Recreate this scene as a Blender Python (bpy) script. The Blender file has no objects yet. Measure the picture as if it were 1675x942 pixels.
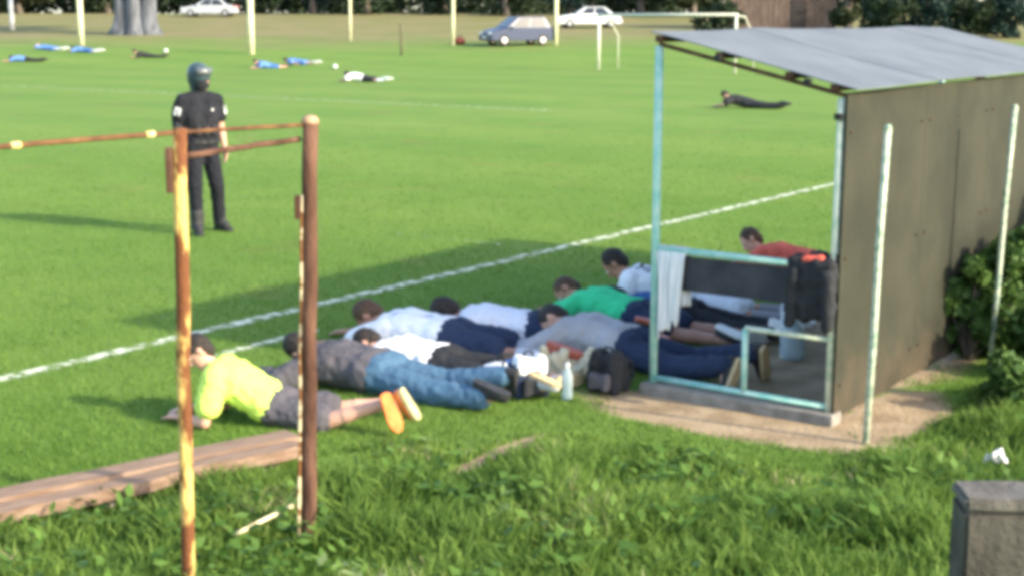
import bpy, bmesh, math, random
import numpy as np
from mathutils import Vector, Matrix, noise

random.seed(7); RNG = np.random.default_rng(7)
SC = bpy.context.scene
COL = SC.collection
R = math.radians
V = Vector

# ------------------------------------------------------------------ camera, sky, sun, exposure
cam_d = bpy.data.cameras.new('camera'); cam = bpy.data.objects.new('camera', cam_d); COL.objects.link(cam)
cam.location = (0, 0, 2.28)
cam.rotation_euler = (R(90) - math.atan(440 / 2300), 0, 0)
cam_d.sensor_width = 36; cam_d.lens = 36 * 2300 / 1675
cam_d.clip_start = 0.1; cam_d.clip_end = 3000
SC.camera = cam

SUN_EL = R(26.5)
SUN_AZ = (0.882, -0.472)                       # horizontal direction towards the sun
w = bpy.data.worlds.new('World'); SC.world = w; w.use_nodes = True
nt = w.node_tree
sky = nt.nodes.new('ShaderNodeTexSky'); sky.sky_type = 'NISHITA'; sky.sun_disc = False
sky.sun_elevation = SUN_EL; sky.sun_rotation = math.atan2(SUN_AZ[0], SUN_AZ[1])
sky.air_density = 1.0; sky.dust_density = 1.6
bg = nt.nodes['Background']; bg.inputs['Strength'].default_value = 0.15
nt.links.new(sky.outputs[0], bg.inputs[0])
sd = bpy.data.lights.new('sun', 'SUN'); sun = bpy.data.objects.new('sun', sd); COL.objects.link(sun)
sd.energy = 2.5; sd.angle = R(1.2); sd.color = (1.0, 0.89, 0.68)
sun.rotation_euler = V((-SUN_AZ[0] * math.cos(SUN_EL), -SUN_AZ[1] * math.cos(SUN_EL), -math.sin(SUN_EL))).to_track_quat('-Z', 'Y').to_euler()
sun.location = (20, -10, 20)
vs = SC.view_settings; vs.view_transform = 'Standard'; vs.look = 'None'; vs.gamma = 1; vs.use_curve_mapping = False
vs.exposure = 1.77
SC.cycles.filter_width = 4.7
SC.cycles.use_denoising = True

# the pitch grid: U runs along the touchline, W runs from the pitch to the dugout's back
U = V((0.584, 0.812, 0)); W = V((0.812, -0.584, 0))

# ------------------------------------------------------------------ helpers
MATS = {}
def mat(name, col, rough=0.8, col2=None, scale=6.0, bump=0.0, bscale=40.0, metal=0.0, detail=4, lo=0.35, hi=0.65, spec=0.3, stretch=(1, 1, 1), coord='Object', trans=0.0, alpha=1.0):
    if name in MATS: return MATS[name]
    m = bpy.data.materials.new(name); m.use_nodes = True; t = m.node_tree
    b = t.nodes['Principled BSDF']; b.inputs['Roughness'].default_value = rough; b.inputs['Metallic'].default_value = metal
    b.inputs['Specular IOR Level'].default_value = spec
    b.inputs['Base Color'].default_value = (*col, 1)
    tc = t.nodes.new('ShaderNodeTexCoord'); mp = t.nodes.new('ShaderNodeMapping'); mp.inputs['Scale'].default_value = stretch
    t.links.new(tc.outputs[coord], mp.inputs[0])
    if col2:
        n = t.nodes.new('ShaderNodeTexNoise'); n.inputs['Scale'].default_value = scale; n.inputs['Detail'].default_value = detail
        t.links.new(mp.outputs[0], n.inputs['Vector'])
        r = t.nodes.new('ShaderNodeValToRGB'); r.color_ramp.elements[0].position = lo; r.color_ramp.elements[1].position = hi
        r.color_ramp.elements[0].color = (*col, 1); r.color_ramp.elements[1].color = (*col2, 1)
        t.links.new(n.outputs['Fac'], r.inputs[0]); t.links.new(r.outputs[0], b.inputs['Base Color'])
    if bump:
        n2 = t.nodes.new('ShaderNodeTexNoise'); n2.inputs['Scale'].default_value = bscale; n2.inputs['Detail'].default_value = 5
        bp = t.nodes.new('ShaderNodeBump'); bp.inputs['Strength'].default_value = bump; bp.inputs['Distance'].default_value = 0.02
        t.links.new(mp.outputs[0], n2.inputs['Vector']); t.links.new(n2.outputs['Fac'], bp.inputs['Height']); t.links.new(bp.outputs[0], b.inputs['Normal'])
    if trans:
        b.inputs['Transmission Weight'].default_value = trans; b.inputs['IOR'].default_value = 1.2
    MATS[name] = m
    return m

def leaf_mat(name, c1, c2, c3=None, transl=0.3, rough=0.6):
    if name in MATS: return MATS[name]
    m = bpy.data.materials.new(name); m.use_nodes = True; t = m.node_tree
    b = t.nodes['Principled BSDF']; b.inputs['Roughness'].default_value = rough; b.inputs['Specular IOR Level'].default_value = 0.2
    g = t.nodes.new('ShaderNodeNewGeometry')
    r = t.nodes.new('ShaderNodeValToRGB'); r.color_ramp.elements[0].color = (*c1, 1); r.color_ramp.elements[1].color = (*c2, 1)
    if c3:
        e = r.color_ramp.elements.new(0.93); e.color = (*c2, 1); r.color_ramp.elements[-1].color = (*c3, 1)
    tc = t.nodes.new('ShaderNodeTexCoord'); n = t.nodes.new('ShaderNodeTexNoise'); n.inputs['Scale'].default_value = 1.3; n.inputs['Detail'].default_value = 4
    t.links.new(tc.outputs['Object'], n.inputs['Vector'])
    mx = t.nodes.new('ShaderNodeMath'); mx.operation = 'MULTIPLY_ADD'; mx.inputs[1].default_value = 1.5; mx.inputs[2].default_value = -0.62
    t.links.new(n.outputs['Fac'], mx.inputs[0])
    ad = t.nodes.new('ShaderNodeMath'); ad.operation = 'MULTIPLY_ADD'; ad.inputs[1].default_value = 0.75; ad.use_clamp = True
    t.links.new(g.outputs['Random Per Island'], ad.inputs[0]); t.links.new(mx.outputs[0], ad.inputs[2])
    t.links.new(ad.outputs[0], r.inputs[0]); t.links.new(r.outputs[0], b.inputs['Base Color'])
    tr = t.nodes.new('ShaderNodeBsdfTranslucent'); t.links.new(r.outputs[0], tr.inputs[0])
    ms = t.nodes.new('ShaderNodeMixShader'); ms.inputs[0].default_value = transl
    t.links.new(b.outputs[0], ms.inputs[1]); t.links.new(tr.outputs[0], ms.inputs[2]); t.links.new(ms.outputs[0], t.nodes['Material Output'].inputs[0])
    MATS[name] = m
    return m

def link(name, me, m=None, parent=None, loc=None, rz=None):
    o = bpy.data.objects.new(name, me); COL.objects.link(o)
    if m is not None and me is not None:
        me.materials.clear(); me.materials.append(m)
    if parent is not None: o.parent = parent
    if loc is not None: o.location = loc
    if rz is not None: o.rotation_euler[2] = rz
    return o
def tag(o, label=None, cat=None, group=None, kind=None):
    if label: o['label'] = label
    if cat: o['category'] = cat
    if group: o['group'] = group
    if kind: o['kind'] = kind
    return o
def root(name, loc, rz=0, **k):
    o = bpy.data.objects.new(name, None); COL.objects.link(o); o.empty_display_size = 0.2
    o.location = loc; o.rotation_euler[2] = rz
    return tag(o, **k)

class Soup:
    def __init__(s): s.v = []; s.f = []
    def add(s, vs_, fs):
        k = len(s.v); s.v += [tuple(p) for p in vs_]; s.f += [tuple(i + k for i in f) for f in fs]
        return s
    def cap(s, p0, p1, r0, r1=None, n=12, h=3):
        p0, p1 = V(p0), V(p1); r1 = r0 if r1 is None else r1
        d = p1 - p0
        if d.length < 1e-5: d = V((0, 0, 1e-4)); p1 = p0 + d
        d.normalize(); a = d.orthogonal().normalized(); b = d.cross(a)
        rings = []
        for i in range(1, h + 1):
            t = -math.pi / 2 + (math.pi / 2) * i / h
            rings.append((p0 + d * (r0 * math.sin(t)), r0 * math.cos(t)))
        for i in range(0, h):
            t = (math.pi / 2) * i / h
            rings.append((p1 + d * (r1 * math.sin(t)), r1 * math.cos(t)))
        vs_ = [p0 - d * r0]; fs = []
        for c, r in rings:
            for j in range(n):
                q = 2 * math.pi * j / n; vs_.append(c + a * (r * math.cos(q)) + b * (r * math.sin(q)))
        vs_.append(p1 + d * r1); L = len(vs_) - 1
        for j in range(n): fs.append((0, 1 + (j + 1) % n, 1 + j))
        for i in range(len(rings) - 1):
            for j in range(n):
                k = (j + 1) % n; fs.append((1 + i * n + j, 1 + i * n + k, 1 + (i + 1) * n + k, 1 + (i + 1) * n + j))
        m0 = 1 + (len(rings) - 1) * n
        for j in range(n): fs.append((m0 + j, m0 + (j + 1) % n, L))
        return s.add(vs_, fs)
    def ell(s, c, ax, n=14, m=8):
        c = V(c); vs_ = [c - ax[2]]; fs = []
        for i in range(1, m):
            t = -math.pi / 2 + math.pi * i / m
            for j in range(n):
                q = 2 * math.pi * j / n
                vs_.append(c + ax[0] * (math.cos(t) * math.cos(q)) + ax[1] * (math.cos(t) * math.sin(q)) + ax[2] * math.sin(t))
        vs_.append(c + ax[2]); L = len(vs_) - 1
        for j in range(n): fs.append((0, 1 + (j + 1) % n, 1 + j))
        for i in range(m - 2):
            for j in range(n):
                k = (j + 1) % n; fs.append((1 + i * n + j, 1 + i * n + k, 1 + (i + 1) * n + k, 1 + (i + 1) * n + j))
        m0 = 1 + (m - 2) * n
        for j in range(n): fs.append((m0 + j, m0 + (j + 1) % n, L))
        return s.add(vs_, fs)
    def box(s, c, x, y, z):            # centre, three half-axis vectors
        c, x, y, z = V(c), V(x), V(y), V(z)
        vs_ = [c + x * i + y * j + z * k for i in (-1, 1) for j in (-1, 1) for k in (-1, 1)]
        fs = [(0, 1, 3, 2), (4, 6, 7, 5), (0, 4, 5, 1), (2, 3, 7, 6), (0, 2, 6, 4), (1, 5, 7, 3)]
        if x.cross(y).dot(z) < 0: fs = [f[::-1] for f in fs]
        return s.add(vs_, fs)
    def tube(s, pts, rad, n=10):
        pts = [V(p) for p in pts]; rad = rad if hasattr(rad, '__len__') else [rad] * len(pts)
        vs_ = []; fs = []
        ref = None
        for i, p in enumerate(pts):
            d = (pts[min(i + 1, len(pts) - 1)] - pts[max(i - 1, 0)]).normalized()
            a = d.orthogonal().normalized() if ref is None else (ref - d * ref.dot(d)).normalized()
            ref = a; b = d.cross(a)
            for j in range(n):
                q = 2 * math.pi * j / n; vs_.append(p + a * (rad[i] * math.cos(q)) + b * (rad[i] * math.sin(q)))
        for i in range(len(pts) - 1):
            for j in range(n):
                k = (j + 1) % n; fs.append((i * n + j, i * n + k, (i + 1) * n + k, (i + 1) * n + j))
        fs.append(tuple(range(n))[::-1]); fs.append(tuple((len(pts) - 1) * n + j for j in range(n)))
        return s.add(vs_, fs)
    def lathe(s, prof, c=(0, 0, 0), n=20):
        c = V(c); vs_ = []; fs = []
        for r, z in prof:
            for j in range(n):
                q = 2 * math.pi * j / n; vs_.append(c + V((r * math.cos(q), r * math.sin(q), z)))
        for i in range(len(prof) - 1):
            for j in range(n):
                k = (j + 1) % n; fs.append((i * n + j, i * n + k, (i + 1) * n + k, (i + 1) * n + j))
        fs.append(tuple(range(n))[::-1]); fs.append(tuple((len(prof) - 1) * n + j for j in range(n)))
        return s.add(vs_, fs)
    def mesh(s, name, smooth=False, bevel=0):
        me = bpy.data.meshes.new(name); me.from_pydata(s.v, [], s.f); me.update()
        if bevel:
            bm = bmesh.new(); bm.from_mesh(me)
            bmesh.ops.bevel(bm, geom=bm.edges[:], offset=bevel, segments=2, affect='EDGES', profile=0.6)
            bm.to_mesh(me); bm.free()
        if smooth:
            me.polygons.foreach_set('use_smooth', [True] * len(me.polygons))
        return me

TEX = {}
def cloud(scale):
    if scale not in TEX:
        t = bpy.data.textures.new('cloth_folds', 'CLOUDS'); t.noise_scale = scale; t.noise_depth = 2; TEX[scale] = t
    return TEX[scale]
def remesh(soup, name, voxel, sm=4, disp=0.0, dscale=0.09):
    me = soup.mesh('tmp'); o = bpy.data.objects.new('tmp', me); COL.objects.link(o)
    r = o.modifiers.new('r', 'REMESH'); r.mode = 'VOXEL'; r.voxel_size = voxel
    if sm:
        s = o.modifiers.new('s', 'SMOOTH'); s.iterations = sm; s.factor = 0.5
    if disp:
        d = o.modifiers.new('d', 'DISPLACE'); d.texture = cloud(dscale); d.strength = disp; d.mid_level = 0.5; d.texture_coords = 'LOCAL'
    dg = bpy.context.evaluated_depsgraph_get(); dg.update()
    out = bpy.data.meshes.new_from_object(o.evaluated_get(dg)); out.name = name
    bpy.data.objects.remove(o); bpy.data.meshes.remove(me)
    out.polygons.foreach_set('use_smooth', [True] * len(out.polygons))
    return out

def np_mesh(name, co, faces_n, idx):
    me = bpy.data.meshes.new(name)
    nv = len(co); nf = len(idx) // faces_n
    me.vertices.add(nv); me.vertices.foreach_set('co', np.ascontiguousarray(co, dtype=np.float32).ravel())
    me.loops.add(len(idx)); me.loops.foreach_set('vertex_index', np.asarray(idx, dtype=np.int32))
    me.polygons.add(nf); me.polygons.foreach_set('loop_start', np.arange(nf, dtype=np.int32) * faces_n)
    me.update(calc_edges=True)
    return me

# ------------------------------------------------------------------ terrain
def gz(x, y):
    t = min(max((y - 66) / 60, 0), 1)
    z = 2.7 * t
    if t > 0: z += 0.10 * noise.noise(V((x * 0.05, y * 0.08, 3))) * min(1, t * 6)
    return z

def lerp_tab(x, xs, ys): return float(np.interp(x, xs, ys))
WX = [-6, -3.5, -2.4, -0.6, 0.55, 1.6, 2.05, 3.3, 4.5, 9]
WY = [3.6, 5.8, 6.5, 7.45, 7.5, 6.95, 7.35, 9.0, 10.6, 17]
def weed_edge(x): return np.interp(x, WX, WY)

def ground_material():
    m = bpy.data.materials.new('ground_turf'); m.use_nodes = True; t = m.node_tree; N = t.nodes; Lk = t.links.new
    b = N['Principled BSDF']; b.inputs['Roughness'].default_value = 0.9; b.inputs['Specular IOR Level'].default_value = 0.1
    g = N.new('ShaderNodeNewGeometry'); sep = N.new('ShaderNodeSeparateXYZ'); Lk(g.outputs['Position'], sep.inputs[0])
    def math_(op, a, bb=None, c=None, clamp=False):
        n = N.new('ShaderNodeMath'); n.operation = op; n.use_clamp = clamp
        for i, q in enumerate((a, bb, c)):
            if q is None: continue
            if isinstance(q, (int, float)): n.inputs[i].default_value = q
            else: Lk(q, n.inputs[i])
        return n.outputs[0]
    def noise_(sc, det=4, vec=None):
        n = N.new('ShaderNodeTexNoise'); n.inputs['Scale'].default_value = sc; n.inputs['Detail'].default_value = det
        Lk(vec or g.outputs['Position'], n.inputs['Vector']); return n.outputs['Fac']
    def ramp(fac, stops):
        r = N.new('ShaderNodeValToRGB')
        while len(r.color_ramp.elements) < len(stops): r.color_ramp.elements.new(0.5)
        for e, (p, c) in zip(r.color_ramp.elements, stops): e.position = p; e.color = (*c, 1)
        Lk(fac, r.inputs[0]); return r.outputs[0]
    def mix(fac, a, bb):
        n = N.new('ShaderNodeMix'); n.data_type = 'RGBA'; Lk(fac, n.inputs[0]); Lk(a, n.inputs[6]); Lk(bb, n.inputs[7]); return n.outputs[2]
    X, Y = sep.outputs[0], sep.outputs[1]
    def mapr(val, a, bb):
        n = N.new('ShaderNodeMapRange'); n.interpolation_type = 'SMOOTHSTEP'; n.inputs[1].default_value = a; n.inputs[2].default_value = bb
        Lk(val, n.inputs[0]); return n.outputs[0]
    big = noise_(0.22, 5); fine = noise_(14, 6); mid = noise_(1.6, 5)
    lawn = ramp(big, [(0.3, (0.098, 0.182, 0.032)), (0.5, (0.122, 0.208, 0.038)), (0.7, (0.162, 0.232, 0.050))])
    lawn2 = ramp(mid, [(0.3, (0.088, 0.168, 0.028)), (0.7, (0.144, 0.224, 0.046))])
    f1 = math_('MULTIPLY', fine, 0.8)
    lawn = mix(f1, lawn, lawn2)
    # worn, thin places in the turf
    worn = mapr(noise_(0.7, 7), 0.58, 0.72)
    wornc = ramp(fine, [(0.3, (0.15, 0.15, 0.045)), (0.7, (0.19, 0.19, 0.06))])
    lawn = mix(math_('MULTIPLY', worn, 0.7), lawn, wornc)
    # mowing bands across the pitch
    pw0 = math_('ADD', math_('MULTIPLY', X, 0.584), math_('MULTIPLY', Y, 0.812))
    band = math_('MULTIPLY', mapr(math_('SINE', math_('MULTIPLY', math_('ADD', pw0, math_('MULTIPLY', mid, 0.5)), 1.15)), -0.4, 0.4), 0.30)
    lawn = mix(band, lawn, ramp(fine, [(0.3, (0.152, 0.226, 0.044)), (0.7, (0.184, 0.252, 0.056))]))
    patch = mapr(noise_(0.45, 4), 0.56, 0.70)
    lawn = mix(math_('MULTIPLY', patch, 0.35), lawn, ramp(fine, [(0.3, (0.075, 0.150, 0.030)), (0.7, (0.100, 0.180, 0.040))]))
    # dry bank beyond the goal line
    bankc = ramp(noise_(0.35, 6), [(0.3, (0.15, 0.165, 0.055)), (0.5, (0.19, 0.175, 0.075)), (0.7, (0.22, 0.185, 0.095))])
    wob = math_('MULTIPLY_ADD', noise_(0.12, 3), 24, -12)
    yb = math_('ADD', Y, wob)
    lawn = mix(mapr(yb, 76, 96), lawn, bankc)
    # dirt round the dugout (U,W coordinates)
    pu = math_('ADD', math_('MULTIPLY', X, 0.584), math_('MULTIPLY', Y, 0.812))
    pw = math_('ADD', math_('MULTIPLY', X, 0.812), math_('MULTIPLY', Y, -0.584))
    nz = math_('MULTIPLY_ADD', noise_(2.2, 5), 0.5, -0.25)
    def ell(cu, cw, ru, rw):
        a = math_('POWER', math_('ABSOLUTE', math_('DIVIDE', math_('SUBTRACT', pu, cu), ru)), 2.0)
        c = math_('POWER', math_('ABSOLUTE', math_('DIVIDE', math_('SUBTRACT', pw, cw), rw)), 2.0)
        d = math_('ADD', math_('SQRT', math_('ADD', a, c)), nz)
        n = N.new('ShaderNodeMapRange'); n.interpolation_type = 'SMOOTHSTEP'
        n.inputs[1].default_value = 0.85; n.inputs[2].default_value = 1.08; n.inputs[3].default_value = 1; n.inputs[4].default_value = 0
        Lk(d, n.inputs[0]); return n.outputs[0]
    dm = math_('MAXIMUM', ell(7.12, -3.55, 0.36, 1.05), math_('MAXIMUM', ell(9.9, -3.62, 2.9, 0.80), ell(7.75, -2.85, 0.75, 0.30)))
    dm = math_('MAXIMUM', dm, ell(5.85, -4.27, 0.42, 0.07))
    dirt = ramp(noise_(5, 6), [(0.3, (0.23, 0.165, 0.10)), (0.5, (0.32, 0.235, 0.145)), (0.72, (0.40, 0.31, 0.20))])
    col = mix(dm, lawn, dirt)
    Lk(col, b.inputs['Base Color'])
    bp = N.new('ShaderNodeBump'); bp.inputs['Strength'].default_value = 0.5; bp.inputs['Distance'].default_value = 0.03
    Lk(noise_(30, 5), bp.inputs['Height']); Lk(bp.outputs[0], b.inputs['Normal'])
    return m

def build_ground():
    xs = np.concatenate([[-900, -400, -200, -120], np.arange(-80, 81, 4.0), [120, 200, 400, 900]])
    ys = np.concatenate([[-120, -60, -20], np.arange(0, 160, 3.0), [180, 240, 400, 800, 1800]])
    vs_ = [(x, y, gz(x, y)) for y in ys for x in xs]; n = len(xs)
    fs = [(j * n + i, j * n + i + 1, (j + 1) * n + i + 1, (j + 1) * n + i) for j in range(len(ys) - 1) for i in range(n - 1)]
    s = Soup(); s.add(vs_, fs)
    o = link('ground', s.mesh('ground', smooth=True), ground_material()); tag(o, kind='structure')
build_ground()

def paint_mat(name, cover):
    m = bpy.data.materials.new(name); m.use_nodes = True; t = m.node_tree
    b = t.nodes['Principled BSDF']; b.inputs['Roughness'].default_value = 0.9; b.inputs['Specular IOR Level'].default_value = 0.1
    g = t.nodes.new('ShaderNodeNewGeometry'); n = t.nodes.new('ShaderNodeTexNoise'); n.inputs['Scale'].default_value = 9; n.inputs['Detail'].default_value = 6
    t.links.new(g.outputs['Position'], n.inputs['Vector'])
    r = t.nodes.new('ShaderNodeValToRGB'); r.color_ramp.elements[0].position = 0.62 - cover; r.color_ramp.elements[1].position = 0.80 - cover
    t.links.new(n.outputs['Fac'], r.inputs[0])
    r2 = t.nodes.new('ShaderNodeValToRGB'); r2.color_ramp.elements[0].color = (0.38, 0.42, 0.26, 1); r2.color_ramp.elements[1].color = (0.72, 0.74, 0.60, 1)
    t.links.new(n.outputs['Fac'], r2.inputs[0]); t.links.new(r2.outputs[0], b.inputs['Base Color'])
    tr = t.nodes.new('ShaderNodeBsdfTransparent'); ms = t.nodes.new('ShaderNodeMixShader')
    t.links.new(r.outputs[0], ms.inputs[0]); t.links.new(tr.outputs[0], ms.inputs[1]); t.links.new(b.outputs[0], ms.inputs[2]); t.links.new(ms.outputs[0], t.nodes['Material Output'].inputs[0])
    return m
LINES = []
def line(name, p0, p1, wd, m, step=0.25, keep=True):
    p0, p1 = V((*p0, 0)), V((*p1, 0)); d = (p1 - p0); L = d.length; d.normalize(); q = V((-d.y, d.x, 0))
    n = max(1, int(L / step)); vs_ = []; fs = []
    for i in range(n + 1):
        p = p0 + d * (L * i / n); a = wd / 2 * (1 + 0.35 * noise.noise(p * 2.1)); b_ = wd / 2 * (1 + 0.35 * noise.noise(p * 2.3 + V((9, 3, 1))))
        o = 0.012 * noise.noise(p * 0.9)
        for s in (q * (a + o), q * (-b_ + o)):
            c = p + s; vs_.append((c.x, c.y, gz(c.x, c.y) + 0.004))
        if i: fs.append((2 * i - 2, 2 * i - 1, 2 * i + 1, 2 * i))
    s = Soup(); s.add(vs_, fs)
    if keep: LINES.append((p0, d, L, wd / 2))
    return tag(link(name, s.mesh(name), m), kind='structure')
P_SOLID = paint_mat('line_paint', 0.24); P_WORN = paint_mat('line_paint_worn', 0.17); P_FAINT = paint_mat('line_paint_faint', 0.07)
T0 = V((-3.301, 8.793, 0))
line('touchline', (T0 - U * 9)[:2], (T0 + U * 64)[:2], 0.125, P_SOLID)
PA = V((-6.335, 41.059, 0))
line('penalty_area_line', (PA - W * 40)[:2], (PA + W * 9)[:2], 0.20, P_WORN, 0.5)
HL = V((0.418, 13.869, 0))
line('halfway_line', (HL - W * 2.2)[:2], HL[:2], 0.05, P_FAINT)
D0 = V((-2.16, 9.28, 0))
dr = root('technical_area_line', D0, kind='structure')
for k in range(9):
    p = U * (k * 0.135); s = Soup(); q = V((-U.y, U.x, 0)); h = 0.046 + 0.012 * random.random(); e = 0.10 + 0.02 * random.random()
    s.add([p + q * h, p - q * h * 0.8, p + U * e - q * h, p + U * e + q * h * 0.9], [(0, 1, 2, 3)])
    o = link('dash', s.mesh('dash'), P_SOLID, dr); o.location.z = 0.005
LINES.append((D0, U, 1.2, 0.05))

# ------------------------------------------------------------------ materials in common use
TEAL = mat('teal_peeling_paint', (0.22, 0.50, 0.44), 0.45, (0.42, 0.62, 0.54), 14, 0.2, 60)
PALEGREEN = mat('pale_green_paint', (0.46, 0.56, 0.42), 0.55, (0.66, 0.68, 0.54), 22, 0.25, 70, lo=0.4, hi=0.55)
RUST_Y = mat('rust_under_yellow_paint', (0.14, 0.050, 0.018), 0.85, (0.60, 0.42, 0.13), 11, 0.5, 60, lo=0.47, hi=0.56, stretch=(1, 1, 0.5))
RUST = mat('brown_rust', (0.055, 0.024, 0.015), 0.9, (0.135, 0.068, 0.044), 12, 0.5, 60, stretch=(1, 1, 0.35))
CONCRETE = mat('weathered_concrete', (0.17, 0.155, 0.13), 0.92, (0.29, 0.265, 0.23), 9, 0.5, 50)
STEEL = mat('weathered_roof_sheet', (0.105, 0.122, 0.140), 0.85, (0.140, 0.157, 0.174), 2.6, 0.12, 30, spec=0.3)
WALLM = mat('dark_olive_sheeting', (0.022, 0.023, 0.0135), 0.85, (0.036, 0.036, 0.022), 2.2, 0.25, 25, detail=7)
DARKM = mat('dark_board', (0.030, 0.032, 0.042), 0.8, (0.055, 0.055, 0.066), 7, 0.2, 40)
SKINS = [mat('skin_light', (0.52, 0.29, 0.20), 0.55, (0.58, 0.34, 0.25), 12, 0.1, 80), mat('skin_tan', (0.36, 0.18, 0.115), 0.55, (0.42, 0.22, 0.15), 12, 0.1, 80)]
HAIR = mat('dark_hair', (0.018, 0.014, 0.012), 0.6, (0.04, 0.03, 0.024), 30, 0.6, 90)
HAIR_B = mat('brown_hair', (0.06, 0.034, 0.020), 0.6, (0.10, 0.055, 0.032), 30, 0.6, 90)
EYE = mat('eye_white', (0.7, 0.68, 0.65), 0.3)
def cloth(name, c, k=1.12, rough=0.9): return mat(name, c, rough, tuple(min(0.85, x * k) for x in c), 3.0, 0.35, 160)
WHITE_CLOTH = cloth('white_cloth', (0.76, 0.77, 0.79), 1.06)
def soil_splash(m, top, col):
    t = m.node_tree; b = t.nodes['Principled BSDF']; src = b.inputs['Base Color'].links[0].from_socket
    g = t.nodes.new('ShaderNodeNewGeometry'); sp = t.nodes.new('ShaderNodeSeparateXYZ'); t.links.new(g.outputs['Position'], sp.inputs[0])
    n = t.nodes.new('ShaderNodeTexNoise'); n.inputs['Scale'].default_value = 5; n.inputs['Detail'].default_value = 7; t.links.new(g.outputs['Position'], n.inputs['Vector'])
    a = t.nodes.new('ShaderNodeMath'); a.operation = 'MULTIPLY_ADD'; a.inputs[1].default_value = -1.1; t.links.new(n.outputs['Fac'], a.inputs[0]); t.links.new(sp.outputs[2], a.inputs[2])
    r = t.nodes.new('ShaderNodeMapRange'); r.inputs[1].default_value = top - .75; r.inputs[2].default_value = top - .25; r.inputs[3].default_value = .75; r.inputs[4].default_value = 0; t.links.new(a.outputs[0], r.inputs[0])
    mx = t.nodes.new('ShaderNodeMix'); mx.data_type = 'RGBA'; t.links.new(r.outputs[0], mx.inputs[0]); t.links.new(src, mx.inputs[6]); mx.inputs[7].default_value = (*col, 1); t.links.new(mx.outputs[2], b.inputs['Base Color'])
soil_splash(WALLM, .05, (0.085, 0.060, 0.038))
BLK0 = mat('black_plastic', (0.015, 0.015, 0.016), 0.6, (0.03, 0.03, 0.03), 20)

# ------------------------------------------------------------------ dugout
A = V((0.879, 8.49, 0)); DW = 1.16; DL = 5.0
def dp(u, w_, z): return A + U * u + W * w_ + V((0, 0, z))
def pipe(name, pts, r, m, parent, n=10):
    s = Soup(); s.tube([V(p) - parent.location for p in pts], r, n); return link(name, s.mesh(name, smooth=True), m, parent)
def bar(name, p0, p1, wd, ht, m, parent, upv=(0, 0, 1), bevel=.004):
    p0, p1 = V(p0) - parent.location, V(p1) - parent.location; d = p1 - p0; L = d.length; d.normalize(); u_ = V(upv); q = d.cross(u_).normalized(); u_ = q.cross(d)
    s = Soup(); s.box((p0 + p1) / 2, d * L / 2, q * wd / 2, u_ * ht / 2); return link(name, s.mesh(name, bevel=bevel), m, parent)
dug = root('dugout', A, label='team dugout with teal pipe frame, grey sheet roof and dark olive back wall', cat='dugout')
FZ, BZ = 2.12, 1.85
for u in (0, DL / 2, DL):
    if u != DL / 2: pipe('post', [dp(u, 0, 0), dp(u, 0, 1.0), dp(u, 0, FZ)], .026, TEAL, dug)
    pipe('post', [dp(u, DW, 0), dp(u, DW, 1.0), dp(u, DW, BZ)], .024, PALEGREEN, dug)
    bar('rafter', dp(u, .0, FZ + .012), dp(u, DW + .03, BZ + .012), .022, .024, RUST, dug)
for w_, z in ((.02, FZ + .042), (DW * .36, FZ - .050), (DW * .74, BZ + .117), (DW - .03, BZ + .057)):
    bar('purlin', dp(-.045, w_, z), dp(DL + .04, w_, z), .05, .038, RUST, dug)
# roof sheets, laid side by side with a slight wave and sag
NR = 4
for k in range(NR):
    u0, u1 = -.05 + (DL + .10) * k / NR, -.05 + (DL + .10) * (k + 1) / NR - .002
    nu, nw = 20, 8; vs_ = []; fs = []
    for lay in (0, 1):
        for i in range(nu + 1):
            for j in range(nw + 1):
                u = u0 + (u1 - u0) * i / nu; f = j / nw; w_ = -.035 + (DW + .14) * f
                z = FZ + .055 + (BZ - FZ) * (w_ / DW) + .020 + .013 * noise.noise(V((u * 1.1, w_ * 1.4, 4))) + .0012 * math.sin(u * 2 * math.pi / .15) + .003 * (k % 2)
                p = dp(u, w_, z + .006 * lay) - A; vs_.append(p)
    M_ = (nu + 1) * (nw + 1)
    for i in range(nu):
        for j in range(nw):
            a = i * (nw + 1) + j; b = a + nw + 1
            fs.append((a, a + 1, b + 1, b)); fs.append((M_ + a, M_ + b, M_ + b + 1, M_ + a + 1))
    rim = [i * (nw + 1) for i in range(nu + 1)] + [nu * (nw + 1) + j for j in range(1, nw + 1)] + [i * (nw + 1) + nw for i in range(nu - 1, -1, -1)] + [j for j in range(nw - 1, 0, -1)]
    for q in range(len(rim)): a, b = rim[q], rim[(q + 1) % len(rim)]; fs.append((a, b, M_ + b, M_ + a))
    s = Soup(); s.add(vs_, fs); me = s.mesh('roof_sheet', smooth=False)
    bm = bmesh.new(); bm.from_mesh(me); bmesh.ops.recalc_face_normals(bm, faces=bm.faces[:]); bm.to_mesh(me); bm.free()
    link('roof_sheet', me, STEEL, dug)
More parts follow.
